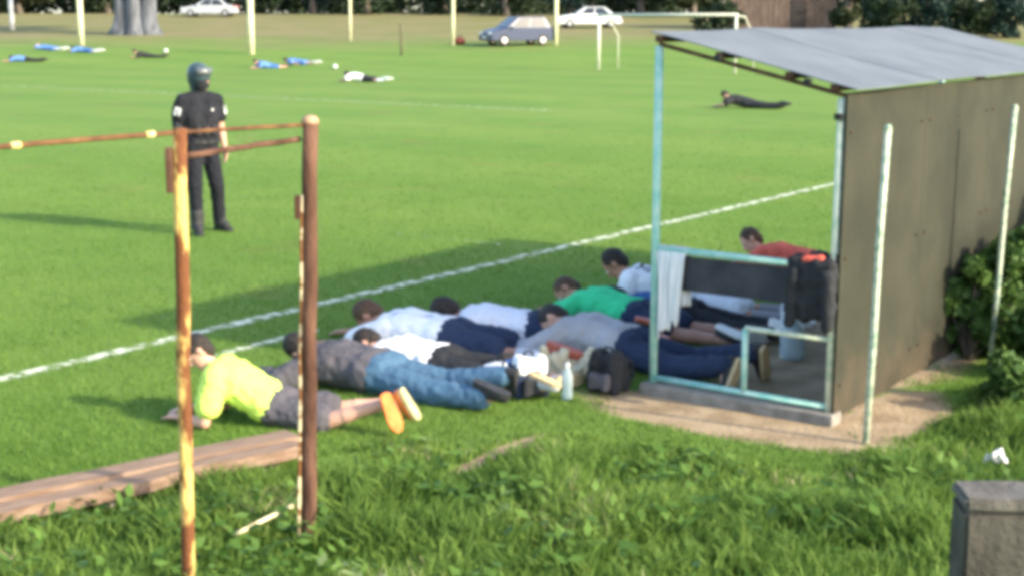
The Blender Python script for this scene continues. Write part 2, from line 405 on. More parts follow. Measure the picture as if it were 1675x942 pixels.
# back wall panels
NP = 4
for k in range(NP):
    u0, u1 = -.03 + (DL + .06) * k / NP, -.03 + (DL + .06) * (k + 1) / NP - .003
    nu, nz = 10, 12; vs_ = []; fs = []
    for lay in (0, 1):
        for i in range(nu + 1):
            for j in range(nz + 1):
                u = u0 + (u1 - u0) * i / nu; z = .03 + (BZ - .0) * j / nz
                w_ = DW + .032 + .010 * noise.noise(V((u * 1.3, z * 1.1, 8))) + .012 * lay
                vs_.append(dp(u, w_, z) - A)
    M_ = (nu + 1) * (nz + 1)
    for i in range(nu):
        for j in range(nz):
            a = i * (nz + 1) + j; b = a + nz + 1; fs.append((a, a + 1, b + 1, b)); fs.append((M_ + a, M_ + b, M_ + b + 1, M_ + a + 1))
    rim = [i * (nz + 1) for i in range(nu + 1)] + [nu * (nz + 1) + j for j in range(1, nz + 1)] + [i * (nz + 1) + nz for i in range(nu - 1, -1, -1)] + [j for j in range(nz - 1, 0, -1)]
    for q in range(len(rim)): a, b = rim[q], rim[(q + 1) % len(rim)]; fs.append((a, b, M_ + b, M_ + a))
    s = Soup(); s.add(vs_, fs); me = s.mesh('wall_panel')
    bm = bmesh.new(); bm.from_mesh(me); bmesh.ops.recalc_face_normals(bm, faces=bm.faces[:]); bm.to_mesh(me); bm.free()
    link('wall_panel', me, WALLM, dug)
for k in range(NP):
    for z in (.22, .95, 1.66):
        for e in (.06, .62, 1.18):
            s = Soup(); c = dp(-.03 + (DL + .06) * k / NP + e, DW + .05, z) - A; s.tube([c - W * .004, c + W * .006], .007, 7); link('bolt', s.mesh('bolt'), RUST, dug)
bar('batten', dp(-.02, DW + .012, .95), dp(DL, DW + .012, .95), .022, .06, RUST, dug)
# near end: sill, bottom rail, bench-end upright and the railing with its dark board
bar('sill', dp(-.02, -.05, .02), dp(-.02, DW + .06, .02), .14, .09, CONCRETE, dug, bevel=.012)
pipe('bottom_rail', [dp(0, .0, .09), dp(0, DW, .09)], .02, TEAL, dug)
pipe('top_rail', [dp(0, 0, .90), dp(0, DW, .90)], .022, TEAL, dug)
pipe('bottom_rail', [dp(DL, .0, .09), dp(DL, DW, .09)], .02, TEAL, dug)
pipe('top_rail', [dp(DL, 0, .90), dp(DL, DW, .90)], .022, TEAL, dug)
s = Soup(); s.box(dp(.012, DW * .5, .765) - A, W * (DW * .485), U * .007, V((0, 0, .105))); link('board', s.mesh('board', bevel=.003), DARKM, dug)
# bench inside
for u in (.0, DL / 2, DL - .05):
    pipe('bench_upright', [dp(u, .62, .09 if u != DL / 2 else 0), dp(u, .62, .48)], .02, TEAL, dug)
    pipe('bench_bracket', [dp(u, .62, .485), dp(u, DW - .01, .485)], .016, PALEGREEN, dug)
for w_ in (.86, 1.02):
    bar('bench_slat', dp(.55, w_, .515), dp(DL - .06, w_, .515), .11, .028, mat('grey_bench_wood', (0.10, 0.085, 0.065), 0.8, (0.17, 0.145, 0.11), 4, 0.4, 30, stretch=(1, 1, 8)), dug)
for u, w_, z in ((-.055, .42, FZ - .065), (-.06, .98, BZ + .085), (-.04, DW + .0, BZ - .10)):
    s = Soup(); s.box(dp(u, w_, z) - A, U * .016, W * .022, V((0, 0, .018))); link('clamp', s.mesh('clamp', bevel=.006), BLK0, dug)

# ------------------------------------------------------------------ boundary poles behind the dugout
def pole(name, label, base, top, r, m, cat, group=None, cap_=True):
    o = root(name, base, label=label, cat=cat, group=group)
    b = V((0, 0, 0)); t = V(top) - V(base)
    s = Soup(); s.tube([b - V((0, 0, .1)), b.lerp(t, .33) + V((.004, 0, 0)), b.lerp(t, .66) - V((.003, 0, 0)), t], r, 12); link('shaft', s.mesh('shaft', smooth=True), m, o)
    if cap_:
        s = Soup(); s.lathe([(r * 1.12, 0), (r * 1.12, .02), (r * .6, .035)], t, 12); link('cap', s.mesh('cap'), m, o)
    return o
GP = 'slim poles behind the dugout'
POLEM = mat('pale_pole_paint', (0.24, 0.33, 0.24), 0.6, (0.46, 0.50, 0.38), 24, 0.3, 70, lo=0.42, hi=0.52)
pole('boundary_pole', 'slim pale green pole standing in the dirt, nearer one behind the dugout', (1.932, 7.397, 0), (1.975, 7.41, 1.70), .019, POLEM, 'pole', GP)
pole('boundary_pole', 'slim pale green pole among the shrubs, farther one behind the dugout', (3.184, 9.117, 0), (3.245, 9.13, 1.70), .019, POLEM, 'pole', GP)

# ------------------------------------------------------------------ rusty frame in the foreground
LB = V((-1.300, 5.30, 0)); RB = V((-0.905, 5.90, 0))
rf = root('rusty_frame', LB, label='rusty yellow pipe frame with two posts and thin rails in the foreground', cat='frame')
def rp(name, pts, r, m, n=12):
    s = Soup(); s.tube([V(p) - LB for p in pts], r, n); return link(name, s.mesh(name, smooth=True), m, rf)
def wob(p0, p1, n, a):
    p0, p1 = V(p0), V(p1)
    return [p0.lerp(p1, i / n) + V((a * noise.noise(V((i * .7, 1, 2))), a * noise.noise(V((i * .7, 5, 2))), a * .6 * noise.noise(V((i * .7, 9, 2))))) for i in range(n + 1)]
rp('post', wob(LB - V((0, 0, .2)), LB + V((.050, .0, 1.875)), 9, .006), .027, RUST_Y)
rp('post', wob(RB - V((0, 0, .2)), RB + V((.062, .0, 1.86)), 9, .006), .033, RUST, 14)
rp('side_strip', wob(RB + V((-.036, -.014, .0)), RB + V((.022, -.014, 1.55)), 9, .004), .008, mat('flaking_cream_paint', (0.22, 0.09, 0.03), 0.8, (0.70, 0.58, 0.36), 16, 0.4, 60, lo=0.46, hi=0.54))
s = Soup(); s.lathe([(.036, -.012), (.037, .004), (.028, .018), (.010, .024)], RB + V((.062, 0, 1.86)) - LB, 14); link('post_cap', s.mesh('post_cap', smooth=True), mat('cap_rust', (0.30, 0.16, 0.09), 0.8, (0.42, 0.27, 0.17), 20), rf)
rp('rail', wob(LB + V((.05, 0, 1.862)), RB + V((.045, 0, 1.845)), 8, .008), .0085, mat('rail_rust', (0.075, 0.032, 0.016), 0.85, (0.17, 0.085, 0.035), 14), 8)
rp('rail', wob(LB + V((.06, .03, 1.77)), RB + V((.02, .01, 1.785)), 8, .016), .0125, RUST, 8)
rp('rail', wob(LB + V((.05, 0, 1.862)), LB + V((.05, 0, 1.862)) + V((-.75, -.82, -.012)), 10, .010), .010, mat('rail_rust', (0.075, 0.032, 0.016), 0.85, (0.17, 0.085, 0.035), 14), 8)
for t in (.10, .58):
    p = LB + V((.05, 0, 1.862)) + V((-.75, -.82, -.012)) * t; d = V((-.75, -.82, -.012)).normalized()
    rp('paint_sleeve', [p, p + d * .035], .0125, mat('yellow_sleeve', (0.62, 0.48, 0.16), 0.7, (0.72, 0.60, 0.28), 20), 8)
s = Soup(); s.box(V((-.050, -.02, 1.72)), (.013, 0, 0), (0, .018, 0), (0, 0, .085)); link('bracket', s.mesh('bracket', bevel=.004), RUST, rf).location = (.062, .0, .0)
s = Soup(); s.box(RB - LB + V((.002, -.02, 1.50)), (.012, 0, 0), (0, .015, 0), (0, 0, .05)); link('bracket', s.mesh('bracket', bevel=.004), RUST, rf)
rp('broken_rail', wob((-1.20, 5.78, .09), (-0.975, 6.02, .14), 5, .008), .010, mat('pale_rod', (0.62, 0.52, 0.26), 0.7, (0.74, 0.66, 0.40), 18), 8)

# ------------------------------------------------------------------ plank bench
PW = mat('weathered_red_plank', (0.185, 0.115, 0.075), 0.85, (0.30, 0.205, 0.145), 5, 0.6, 26, detail=7, stretch=(1, 6, 6))
pb0, pb1 = V((-1.20, 7.20, 0)), V((-2.75, 5.95, 0)); pd = (pb1 - pb0).normalized(); pq = V((-pd.y, pd.x, 0)); PLn = (pb1 - pb0).length
pb = root('plank_bench', pb0, math.atan2(pd.y, pd.x), label='low weathered bench of two rough brown planks in the grass', cat='bench')
for k, (y0, y1, zz, x1) in enumerate(((-.01, .15, .165, PLn), (.165, .30, .158, PLn - .0))):
    n = 46; vs_ = []; fs = []
    for i in range(n + 1):
        x = (.0 if k == 0 else .06) + (x1 - .03) * i / n
        e0 = .010 * noise.noise(V((x * 5, k, 1))); e1 = (.030 if k == 1 else .008) * noise.noise(V((x * 6, k, 7))) - (.035 * max(0, noise.noise(V((x * 2.3, 3, 3)))) if k == 1 else 0)
        sg = .012 * noise.noise(V((x * 1.2, k * 4, 5)))
        for y, z in ((y0 + e0, zz - .085), (y0 + e0, zz - .030), (y1 + e1, zz - .026), (y1 + e1 * .8, zz - .085)): vs_.append((x, y, z + sg))
    for i in range(n):
        for j in range(4): a, b = i * 4 + j, i * 4 + (j + 1) % 4; fs.append((a, b, b + 4, a + 4))
    fs.append((0, 1, 2, 3)[::-1]); fs.append(tuple(n * 4 + j for j in range(4)))
    s = Soup(); s.add(vs_, fs); me = s.mesh('plank'); bm = bmesh.new(); bm.from_mesh(me); bmesh.ops.recalc_face_normals(bm, faces=bm.faces[:]); bm.to_mesh(me); bm.free()
    link('plank', me, PW, pb)
for x in (.22, 1.05, 1.8):
    s = Soup(); s.box((x, .130, .030), (.05, 0, 0), (0, .09, 0), (0, 0, .042)); link('support', s.mesh('support', bevel=.01), CONCRETE, pb)

# ------------------------------------------------------------------ concrete post, near right
cp = root('concrete_post', (1.56, 4.02, -.03), R(-4), label='squat weathered concrete post close to us, lower right corner', cat='post')
def rough_box(name, c, hx, hy, hz, m, parent, amp=.006, sub=5, bevel=.012):
    bm = bmesh.new(); bmesh.ops.create_cube(bm, size=2)
    for v in bm.verts: v.co = V((v.co.x * hx, v.co.y * hy, v.co.z * hz))
    bmesh.ops.bevel(bm, geom=bm.edges[:], offset=bevel, segments=2, affect='EDGES')
    bmesh.ops.subdivide_edges(bm, edges=[e for e in bm.edges if e.calc_length() > .06], cuts=sub, use_grid_fill=True)
    for v in bm.verts: v.co += V((noise.noise(v.co * 9), noise.noise(v.co * 9 + V((3, 1, 7))), noise.noise(v.co * 7 + V((8, 2, 4))))) * amp + V(c)
    me = bpy.data.meshes.new(name); bm.to_mesh(me); bm.free()
    return link(name, me, m, parent)
rough_box('shaft', (0, 0, .44), .215, .09, .445, mat('dark_concrete', (0.040, 0.036, 0.030), 0.92, (0.078, 0.070, 0.058), 7, 0.5, 40), cp)
rough_box('cap', (0, 0, .905), .219, .094, .020, mat('pale_concrete_cap', (0.085, 0.077, 0.066), 0.92, (0.14, 0.127, 0.112), 9, 0.5, 40), cp, .006, 5, .01)

# ------------------------------------------------------------------ far goal, net poles, cars, tree line
GW = mat('goal_paint', (0.60, 0.60, 0.50), 0.5, (0.68, 0.68, 0.58), 10)
gl, gr = V((3.93, 64.6, 0)), V((9.40, 60.0, 0))
gd = (gr - gl).normalized(); gb = V((-gd.y, gd.x, 0))
if gb.y < 0: gb = -gb
goal = root('goal', gl, label='white football goal with pale posts and crossbar at the far end', cat='goal')
def gp(name, pts, r):
    s = Soup(); s.tube([V(p) - gl for p in pts], r, 12); return link(name, s.mesh(name, smooth=True), GW, goal)
Zt = V((0, 0, 2.44))
gp('post', [gl, gl + Zt * .98], .06); gp('post', [gr, gr + Zt * .98], .06); gp('crossbar', [gl + Zt - gd * .06, gr + Zt + gd * .06], .06)
for p, q in ((gl, 1), (gr, 1)):
    gp('stanchion', [p + gb * 1.5, p + gb * 1.5 + V((0, 0, 1.5)), p + gb * .7 + V((0, 0, 2.36)), p + V((0, 0, 2.40))], .028)
NETP = mat('pale_yellow_pole', (0.62, 0.60, 0.36), 0.6, (0.72, 0.70, 0.48), 3)
for (x, y, r, lab) in ((-24.78, 82.08, .17, 'thick pale yellow pole beside the big tree trunk, far left'), (-13.91, 76.04, .17, 'thick pale yellow pole right of the big tree trunk'),
                       (-9.88, 87.26, .085, 'slim pale pole standing on the dry bank left of the cars'), (-3.42, 82.62, .10, 'slim pale pole with red bag at its foot'), (2.52, 82.3, .12, 'slim pale pole between the blue and the white car')):
    z = gz(x, y); pole('net_pole', lab, (x, y, z), (x + .05, y, z + 6.5), r, NETP, 'pole', 'tall pale poles behind the goal line')
x, y = -5.82, 75.12; pole('fence_post', 'short dark fence post on the grass before the bank', (x, y, gz(x, y)), (x, y, gz(x, y) + 1.6), .07, mat('dark_post_wood', (0.09, 0.09, 0.05), 0.9, (0.13, 0.12, 0.07), 6), 'post')
x, y = -34.95, 100.0; pole('marker_post', 'short white marker post at the far left', (x, y, gz(x, y)), (x, y, gz(x, y) + 2.2), .16, mat('white_post', (0.6, 0.58, 0.55), 0.8, (0.7, 0.69, 0.66), 5), 'post')

def fixn(me):
    bm = bmesh.new(); bm.from_mesh(me); bmesh.ops.recalc_face_normals(bm, faces=bm.faces[:]); bm.to_mesh(me); bm.free(); return me
GLASS = mat('car_glass', (0.02, 0.025, 0.03), 0.12, spec=0.6); TYRE = mat('tyre_rubber', (0.02, 0.02, 0.02), 0.9); RIM = mat('alloy_rim', (0.45, 0.45, 0.46), 0.35, metal=0.6)
LAMP = mat('headlamp', (0.75, 0.76, 0.78), 0.2, spec=0.6); TAIL = mat('tail_lamp', (0.35, 0.02, 0.02), 0.3)
def car(label, xy, rz, paint, low, cabin, wd):
    """low: side outline of the lower body (x,z); cabin: base rear, base front, roof rear, roof front, roof z, belt z"""
    x, y = xy; o = root('parked_car', (x, y, gz(x, y)), rz, label=label, cat='car', group='cars parked on the bank')
    h = wd / 2; s = Soup(); n = len(low); vs_ = []
    secs = [(-h, .90), (-h + .10, 1.0), (h - .10, 1.0), (h, .90)]
    cz = .55
    for yy, k in secs: vs_ += [(px * (1 if k == 1 else .985), yy, cz + (pz - cz) * k) for px, pz in low]
    fs = []
    for j in range(3):
        for i in range(n): a, b = j * n + i, j * n + (i + 1) % n; fs.append((a, b, b + n, a + n))
    fs.append(tuple(range(n))); fs.append(tuple(3 * n + i for i in range(n))[::-1])
    s.add(vs_, fs); link('body', fixn(s.mesh('body')), paint, o)
    br, bf, rr, rf_, rz_, bz = cabin; ins = .16
    B = [V((br, -h + .05, bz)), V((bf, -h + .05, bz)), V((bf, h - .05, bz)), V((br, h - .05, bz))]; T = [V((rr, -h + ins + .04, rz_)), V((rf_, -h + ins + .04, rz_)), V((rf_, h - ins - .04, rz_)), V((rr, h - ins - .04, rz_))]
    s = Soup(); s.add(B + T, [(0, 1, 5, 4), (1, 2, 6, 5), (2, 3, 7, 6), (3, 0, 4, 7), (4, 5, 6, 7), (0, 3, 2, 1)])
    link('cabin', fixn(s.mesh('cabin', bevel=.05)), paint, o)
    def pane(name, a, b, c, d, i0, i1, j0, j1):
        def q(u, v): return a.lerp(b, u).lerp(d.lerp(c, u), v)
        pts = [q(i0, j0), q(i1, j0), q(i1, j1), q(i0, j1)]; nn = (pts[1] - pts[0]).cross(pts[3] - pts[0]).normalized()
        ctr = V(((br + bf) / 2, 0, (bz + rz_) / 2))
        if nn.dot(pts[0] - ctr) < 0: nn = -nn
        s = Soup(); s.add([p + nn * .004 for p in pts] + [p + nn * .016 for p in pts], [(0, 1, 2, 3), (4, 5, 6, 7), (0, 1, 5, 4), (1, 2, 6, 5), (2, 3, 7, 6), (3, 0, 4, 7)]); link(name, fixn(s.mesh(name)), GLASS, o)
    pane('windscreen', B[1], B[2], T[2], T[1], .07, .93, .1, .92); pane('rear_window', B[3], B[0], T[0], T[3], .08, .92, .15, .9)
    for a, b, c, d in ((B[0], B[1], T[1], T[0]), (B[3], B[2], T[2], T[3])): pane('side_window', a, b, c, d, .10, .48, .12, .9); pane('side_window', a, b, c, d, .52, .88, .12, .9)
    xs_ = [p[0] for p in low]; x0, x1 = min(xs_), max(xs_); wr = .31
    for wx in (x0 + .78, x1 - .82):
        for q in (-1, 1):
            yy = q * (h - .09); t = Soup()
            pr = [(wr * .62, -.10), (wr * .95, -.10), (wr, -.07), (wr, .07), (wr * .95, .10), (wr * .62, .10)]
            t.lathe(pr, (0, 0, 0), 20); me = t.mesh('wheel', smooth=False); me.transform(Matrix.Translation((wx, yy, wr)) @ Matrix.Rotation(R(90), 4, 'X')); wo = link('wheel', fixn(me), TYRE, o)
            t = Soup(); t.lathe([(.01, -.108), (wr * .6, -.104), (wr * .6, .104), (.01, .108)], (0, 0, 0), 14); me = t.mesh('rim'); me.transform(Matrix.Translation((wx, yy, wr)) @ Matrix.Rotation(R(90), 4, 'X')); link('rim', fixn(me), RIM, wo)
    for q in (-1, 1):
        s = Soup(); s.box((x1 - .05, q * (h - .27), .70), (.07, 0, 0), (0, .17, 0), (0, 0, .075)); link('headlight', s.mesh('headlight', bevel=.02), LAMP, o)
        s = Soup(); s.box((x0 + .03, q * (h - .22), .82), (.06, 0, 0), (0, .14, 0), (0, 0, .10)); link('tail_light', s.mesh('tail_light', bevel=.02), TAIL, o)
        s = Soup(); s.box((bf - .35, q * (h + .06), bz + .06), (.05, 0, 0), (0, .09, 0), (0, 0, .07)); link('mirror', s.mesh('mirror', bevel=.02), paint, o)
    for xx, nm in ((x1 + .01, 'bumper'), (x0 - .01, 'bumper')):
        s = Soup(); s.box((xx, 0, .42), (.06, 0, 0), (0, h - .08, 0), (0, 0, .11)); link(nm, s.mesh(nm, bevel=.03), paint, o)
    s = Soup(); s.box((x1 + .075, 0, .47), (.006, 0, 0), (0, .26, 0), (0, 0, .055)); link('number_plate', s.mesh('number_plate'), LAMP, o)
BLUEP = mat('blue_car_paint', (0.014, 0.032, 0.085), 0.35, spec=0.5); WHITEP = mat('white_car_paint', (0.68, 0.70, 0.70), 0.35, spec=0.5); SILV = mat('silver_car_paint', (0.42, 0.44, 0.47), 0.35, spec=0.5)
hatch = [(-1.95, .28), (1.95, .28), (2.02, .48), (1.98, .78), (1.25, .98), (-1.75, 1.02), (-2.0, .85), (-2.02, .45)]
sedan = [(-2.15, .27), (2.2, .27), (2.28, .48), (2.22, .72), (1.35, .92), (-1.45, .96), (-2.18, .92), (-2.25, .5)]
car('blue hatchback parked on the bank near the slim poles', (0.30, 82.3), R(205), BLUEP, hatch, (-1.85, 1.10, -1.45, .25, 1.62, .96), 1.75)
car('white saloon car parked higher up behind the goal', (5.40, 101.5), R(187), WHITEP, sedan, (-1.75, 1.15, -1.05, .30, 1.44, .90), 1.76)
car('silver car parked far away under the trees on the left', (-25.5, 121), R(178), SILV, sedan, (-1.75, 1.15, -1.05, .30, 1.44, .90), 1.76)
o = root('red_bag', (-3.02, 82.9, gz(-3.02, 82.9)), label='small red bag at the foot of a slim pole', cat='bag')
s = Soup(); s.cap((-.15, 0, .2), (.15, 0, .2), .2, .18); s.cap((-.1, 0, .36), (.1, 0, .36), .1); link('pouch', remesh(s, 'pouch', .03, 2, .03, .1), mat('dull_red_cloth', (0.10, 0.025, 0.018), 0.8, (0.15, 0.04, 0.03), 5), o)
s = Soup(); s.tube([(-.16, 0, .40), (-.1, 0, .55), (.1, 0, .55), (.16, 0, .40)], .02, 8); link('strap', s.mesh('strap', smooth=True), BLK0, o)

def leaves(cs, n, size, shape=1.0, seedn=0, zbias=0.0):
    """numpy leaf cards: cs = list of (centre, radii); leaves sit near the shells of the clumps"""
    rg = np.random.default_rng(seedn)
    wts = np.array([r[0] * r[1] + r[1] * r[2] + r[0] * r[2] for _, r in cs]); wts = wts / wts.sum()
    k = rg.choice(len(cs), n, p=wts); C = np.array([c for c, _ in cs])[k]; Rr = np.array([r for _, r in cs])[k]
    d = rg.normal(size=(n, 3)); d /= np.linalg.norm(d, axis=1)[:, None]
    rad = rg.random(n) ** 0.45
    pos = C + d * Rr * rad[:, None]
    a = rg.normal(size=(n, 3)); a[:, 2] *= .6; a /= np.linalg.norm(a, axis=1)[:, None]
    b = np.cross(a, d + rg.normal(size=(n, 3)) * .7); b /= np.linalg.norm(b, axis=1)[:, None] + 1e-9
    L = size * (.55 + .9 * rg.random(n))[:, None]; Wd = L * .55 * shape
    co = np.stack([pos - a * L * .5, pos + b * Wd * .5, pos + a * L * .5, pos - b * Wd * .5], 1).reshape(-1, 3)
    return co
def leaf_mesh(name, co): return np_mesh(name, co, 4, np.arange(len(co)))
FOL = [leaf_mat('dark_foliage', (0.012, 0.022, 0.010), (0.035, 0.060, 0.026), transl=.2), leaf_mat('olive_foliage', (0.022, 0.030, 0.012), (0.055, 0.072, 0.030), transl=.2), leaf_mat('blue_green_foliage', (0.012, 0.028, 0.022), (0.030, 0.062, 0.048), transl=.2)]
BARK = mat('grey_brown_bark', (0.085, 0.068, 0.055), 0.95, (0.16, 0.135, 0.115), 4, 0.8, 16, stretch=(1, 1, .25)); BARKG = mat('silver_grey_bark', (0.060, 0.066, 0.078), 0.95, (0.16, 0.17, 0.19), 3, 0.8, 12, stretch=(1, 1, .2))
def tree(label, x, y, ht, cr, low, fm, seedn, nleaf=3200, size=.42, trunk=.28, bark=None):
    rg = random.Random(seedn); o = root('tree', (x, y, gz(x, y)), label=label, cat='tree', group='trees along the top of the bank')
    s = Soup(); top = V((rg.uniform(-.4, .4), rg.uniform(-.4, .4), ht * .8)); pts = [V((0, 0, -.2))] + [V((0, 0, 0)).lerp(top, t) + V((rg.uniform(-.1, .1), rg.uniform(-.1, .1), 0)) for t in (.12, .35, .6, 1)]
    s.tube(pts, [trunk * 1.5, trunk * 1.05, trunk * .8, trunk * .5, .05], 9)
    cs = []
    for i in range(11):
        a = rg.uniform(0, 6.28); rr = cr * rg.uniform(.15, .75); z = rg.uniform(low, ht); k = 1 - abs((z - (low + ht) / 2) / (ht - low + .01)) * .8
        c = V((math.cos(a) * rr * k, math.sin(a) * rr * k, z)); q = cr * rg.uniform(.32, .55)
        cs.append((tuple(c), (q, q, q * .75)))
        b0 = pts[0].lerp(top, min(.9, max(.1, (z - .8) / ht))); s.tube([b0, b0.lerp(c, .5) + V((0, 0, .15)), c], [trunk * .35, trunk * .22, .03], 6)
    link('trunk', s.mesh('trunk', smooth=True), bark or BARK, o)
    link('crown', leaf_mesh('crown', leaves(cs, nleaf, size, 1.1, seedn)), fm, o)
TR = [(-44, 128, 8, 3.6, 1.2, 1, 'broad olive tree at the far left of the tree line'), (-37, 131, 8.5, 3.8, 1.0, 0, 'dark tree second from the left in the tree line'),
      (-17.5, 126, 8, 3.4, .8, 2, 'blue-green tree above the dry bank, left of centre'), (-12.5, 124, 9, 3.8, .4, 0, 'dense dark tree with low branches left of the slim pole'),
      (-6.0, 126, 9, 4.0, .3, 0, 'dense dark tree right of the slim pole'), (-.5, 122, 8.5, 3.6, .2, 0, 'dark bushy tree behind the blue car'),
      (5.0, 124, 8.5, 3.8, .2, 2, 'dark tree just behind the white car'), (11.0, 122, 8, 3.4, .2, 0, 'dark tree behind the goal crossbar'),
      (15.0, 119, 7.5, 2.6, .6, 1, 'olive tree at the left corner of the brown shed'), (25.2, 98, 8.5, 3.0, .0, 2, 'blue-green tree right of the brown shed'), (21.8, 93, 5.0, 1.6, -.2, 1, 'small olive tree at the right corner of the brown shed'),
      (29.0, 95, 9, 3.2, -.2, 0, 'dark tree rising over the middle of the dugout roof'), (31.6, 94.5, 8.5, 2.4, -.2, 2, 'blue-green tree near the right end of the dugout roof')]
for i, (x, y, ht, cr, low, fm, lab) in enumerate(TR): tree(lab, x, y, ht, cr, low, FOL[fm], 40 + i)
for i, (x, y, r, h, fm, lab) in enumerate(((23.6, 90, 1.7, 2.6, 0, 'dark bush just right of the brown shed, above the dugout roof'), (26.3, 91, 1.8, 2.8, 2, 'blue-green bush above the middle of the dugout roof'), (28.8, 90.5, 1.7, 2.6, 0, 'dark bush below the tall dark tree, above the dugout roof'), (31.0, 90, 1.5, 2.7, 2, 'blue-green bush above the right end of the dugout roof'), (13.4, 93, 1.5, 2.0, 0, 'dark bush left of the brown shed, behind the goal'))):
    rg = random.Random(90 + i); o = root('bush', (x, y, gz(x, y)), label=lab, cat='bush', group='bushes on the bank'); s = Soup(); cs = []
    for k in range(16):
        a = rg.uniform(0, 6.28); q = r * rg.uniform(.1, .85); z = h * rg.uniform(.02, .9); c = V((math.cos(a) * q, math.sin(a) * q, z)); rr = r * rg.uniform(.3, .45); cs.append((tuple(c), (rr, rr, rr))); s.tube([(0, 0, -.1), (c.x * .4, c.y * .4, z * .5), tuple(c)], [.05, .04, .015], 6)
    link('stem', s.mesh('stem', smooth=True), BARK, o); link('foliage', leaf_mesh('foliage', leaves(cs, 2600, .26, 1.2, 90 + i)), FOL[fm], o)
# big old multi-stemmed trunk on the left
bt = root('old_tree', (-24.6, 93.8, gz(-24.6, 93.8)), label='massive grey multi-stemmed tree trunk standing on the bank at the left', cat='tree')
for k, (dx, dy, tx, ty, r, m) in enumerate(((-.95, 0, -1.3, .2, .55, BARKG), (-.1, -.15, -.1, -.3, .62, BARKG), (.75, .05, 1.05, .2, .58, BARKG), (.4, .5, .5, 1.2, .5, BARK))):
    s = Soup(); s.tube([(dx * 1.35, dy * 1.3, -.3), (dx * 1.1, dy, .35), (dx, dy, 1.2), ((dx + tx) / 2, (dy + ty) / 2, 3.2), (tx * 1.6, ty * 1.6, 6.5), (tx * 2.4, ty * 2.4, 9.5)], [r * 1.5, r * 1.05, r * .85, r * .7, r * .45, .12], 14)
    me = s.mesh('trunk', smooth=True)
    for v in me.vertices: v.co += V((noise.noise(v.co * 1.7), noise.noise(v.co * 1.7 + V((5, 5, 5))), 0)) * .14
    link('trunk', me, m, bt)
rg = random.Random(5); cs = [((rg.uniform(-3.6, 3.6), rg.uniform(-3, 3), rg.uniform(6.5, 11)), (1.8, 1.8, 1.3)) for _ in range(14)]
link('crown', leaf_mesh('crown', leaves(cs, 5000, .42, 1.1, 77)), FOL[1], bt)
# brown timber shed with maroon roof
sh = root('timber_shed', (18.6, 100, gz(18.6, 100) - .05), R(-8), label='brown board-clad shed with maroon roof behind the goal', cat='shed')
BRW = mat('brown_boards', (0.12, 0.082, 0.062), 0.9, (0.19, 0.135, 0.105), 3, 0.4, 20, stretch=(2, 2, .4)); MAR = mat('maroon_roof', (0.13, 0.025, 0.035), 0.7, (0.19, 0.045, 0.055), 4)
for k in range(18):
    s = Soup(); wdt = 7.6 / 18; s.box((-3.8 + wdt * (k + .5), -2.0 + .015 * (k % 2), 1.5), (wdt * .48, 0, 0), (0, .025, 0), (0, 0, 1.55)); link('board', s.mesh('board'), BRW, sh)
s = Soup(); s.box((0, .2, 1.5), (3.75, 0, 0), (0, 2.1, 0), (0, 0, 1.5)); link('wall', s.mesh('wall'), BRW, sh)
s = Soup(); s.add([(-4.1, -2.4, 2.95), (4.1, -2.4, 2.95), (4.1, .2, 4.4), (-4.1, .2, 4.4), (-4.1, 2.8, 2.95), (4.1, 2.8, 2.95)], [(0, 1, 2, 3), (3, 2, 5, 4), (0, 3, 4), (1, 5, 2), (0, 4, 5, 1)]); link('roof', fixn(s.mesh('roof')), MAR, sh)
s = Soup(); s.box((1.3, -2.06, 1.05), (.5, 0, 0), (0, .03, 0), (0, 0, 1.05)); link('door', s.mesh('door', bevel=.01), mat('dark_door', (0.05, 0.04, 0.035), 0.8), sh)
# grey garden wall at the far right
gw = root('garden_wall', (42.5, 108, gz(42.5, 108)), R(10), label='low pale grey rendered wall at the far right edge', cat='wall')
s = Soup(); s.box((0, 0, .75), (4.2, 0, 0), (0, .12, 0), (0, 0, .85)); link('panel', s.mesh('panel'), mat('grey_render', (0.24, 0.245, 0.24), 0.9, (0.32, 0.325, 0.32), 2), gw)
s = Soup(); s.box((0, 0, 1.65), (4.3, 0, 0), (0, .18, 0), (0, 0, .05)); link('coping', s.mesh('coping', bevel=.01), CONCRETE, gw)
# the wood beyond, one dark mass with a gap at the right where the sky shows
rg = random.Random(9); cs = []
for i in range(110):
    x = -75 + 130 * i / 110 + rg.uniform(-1, 1)
    if 43.5 < x < 49.5: continue
    y = 138 + rg.uniform(-4, 6); cs.append(((x, y, 2.7 + rg.uniform(.5, 2.2)), (2.4, 2.0, 1.9))); cs.append(((x, y + 2, 2.7 + rg.uniform(3, 6.5)), (2.6, 2.0, 2.0)))
tag(link('woodland', leaf_mesh('woodland', leaves(cs, 52000, .6, 1.3, 3)), FOL[0]), 'dark belt of woodland beyond the bank', 'woodland', kind='stuff')
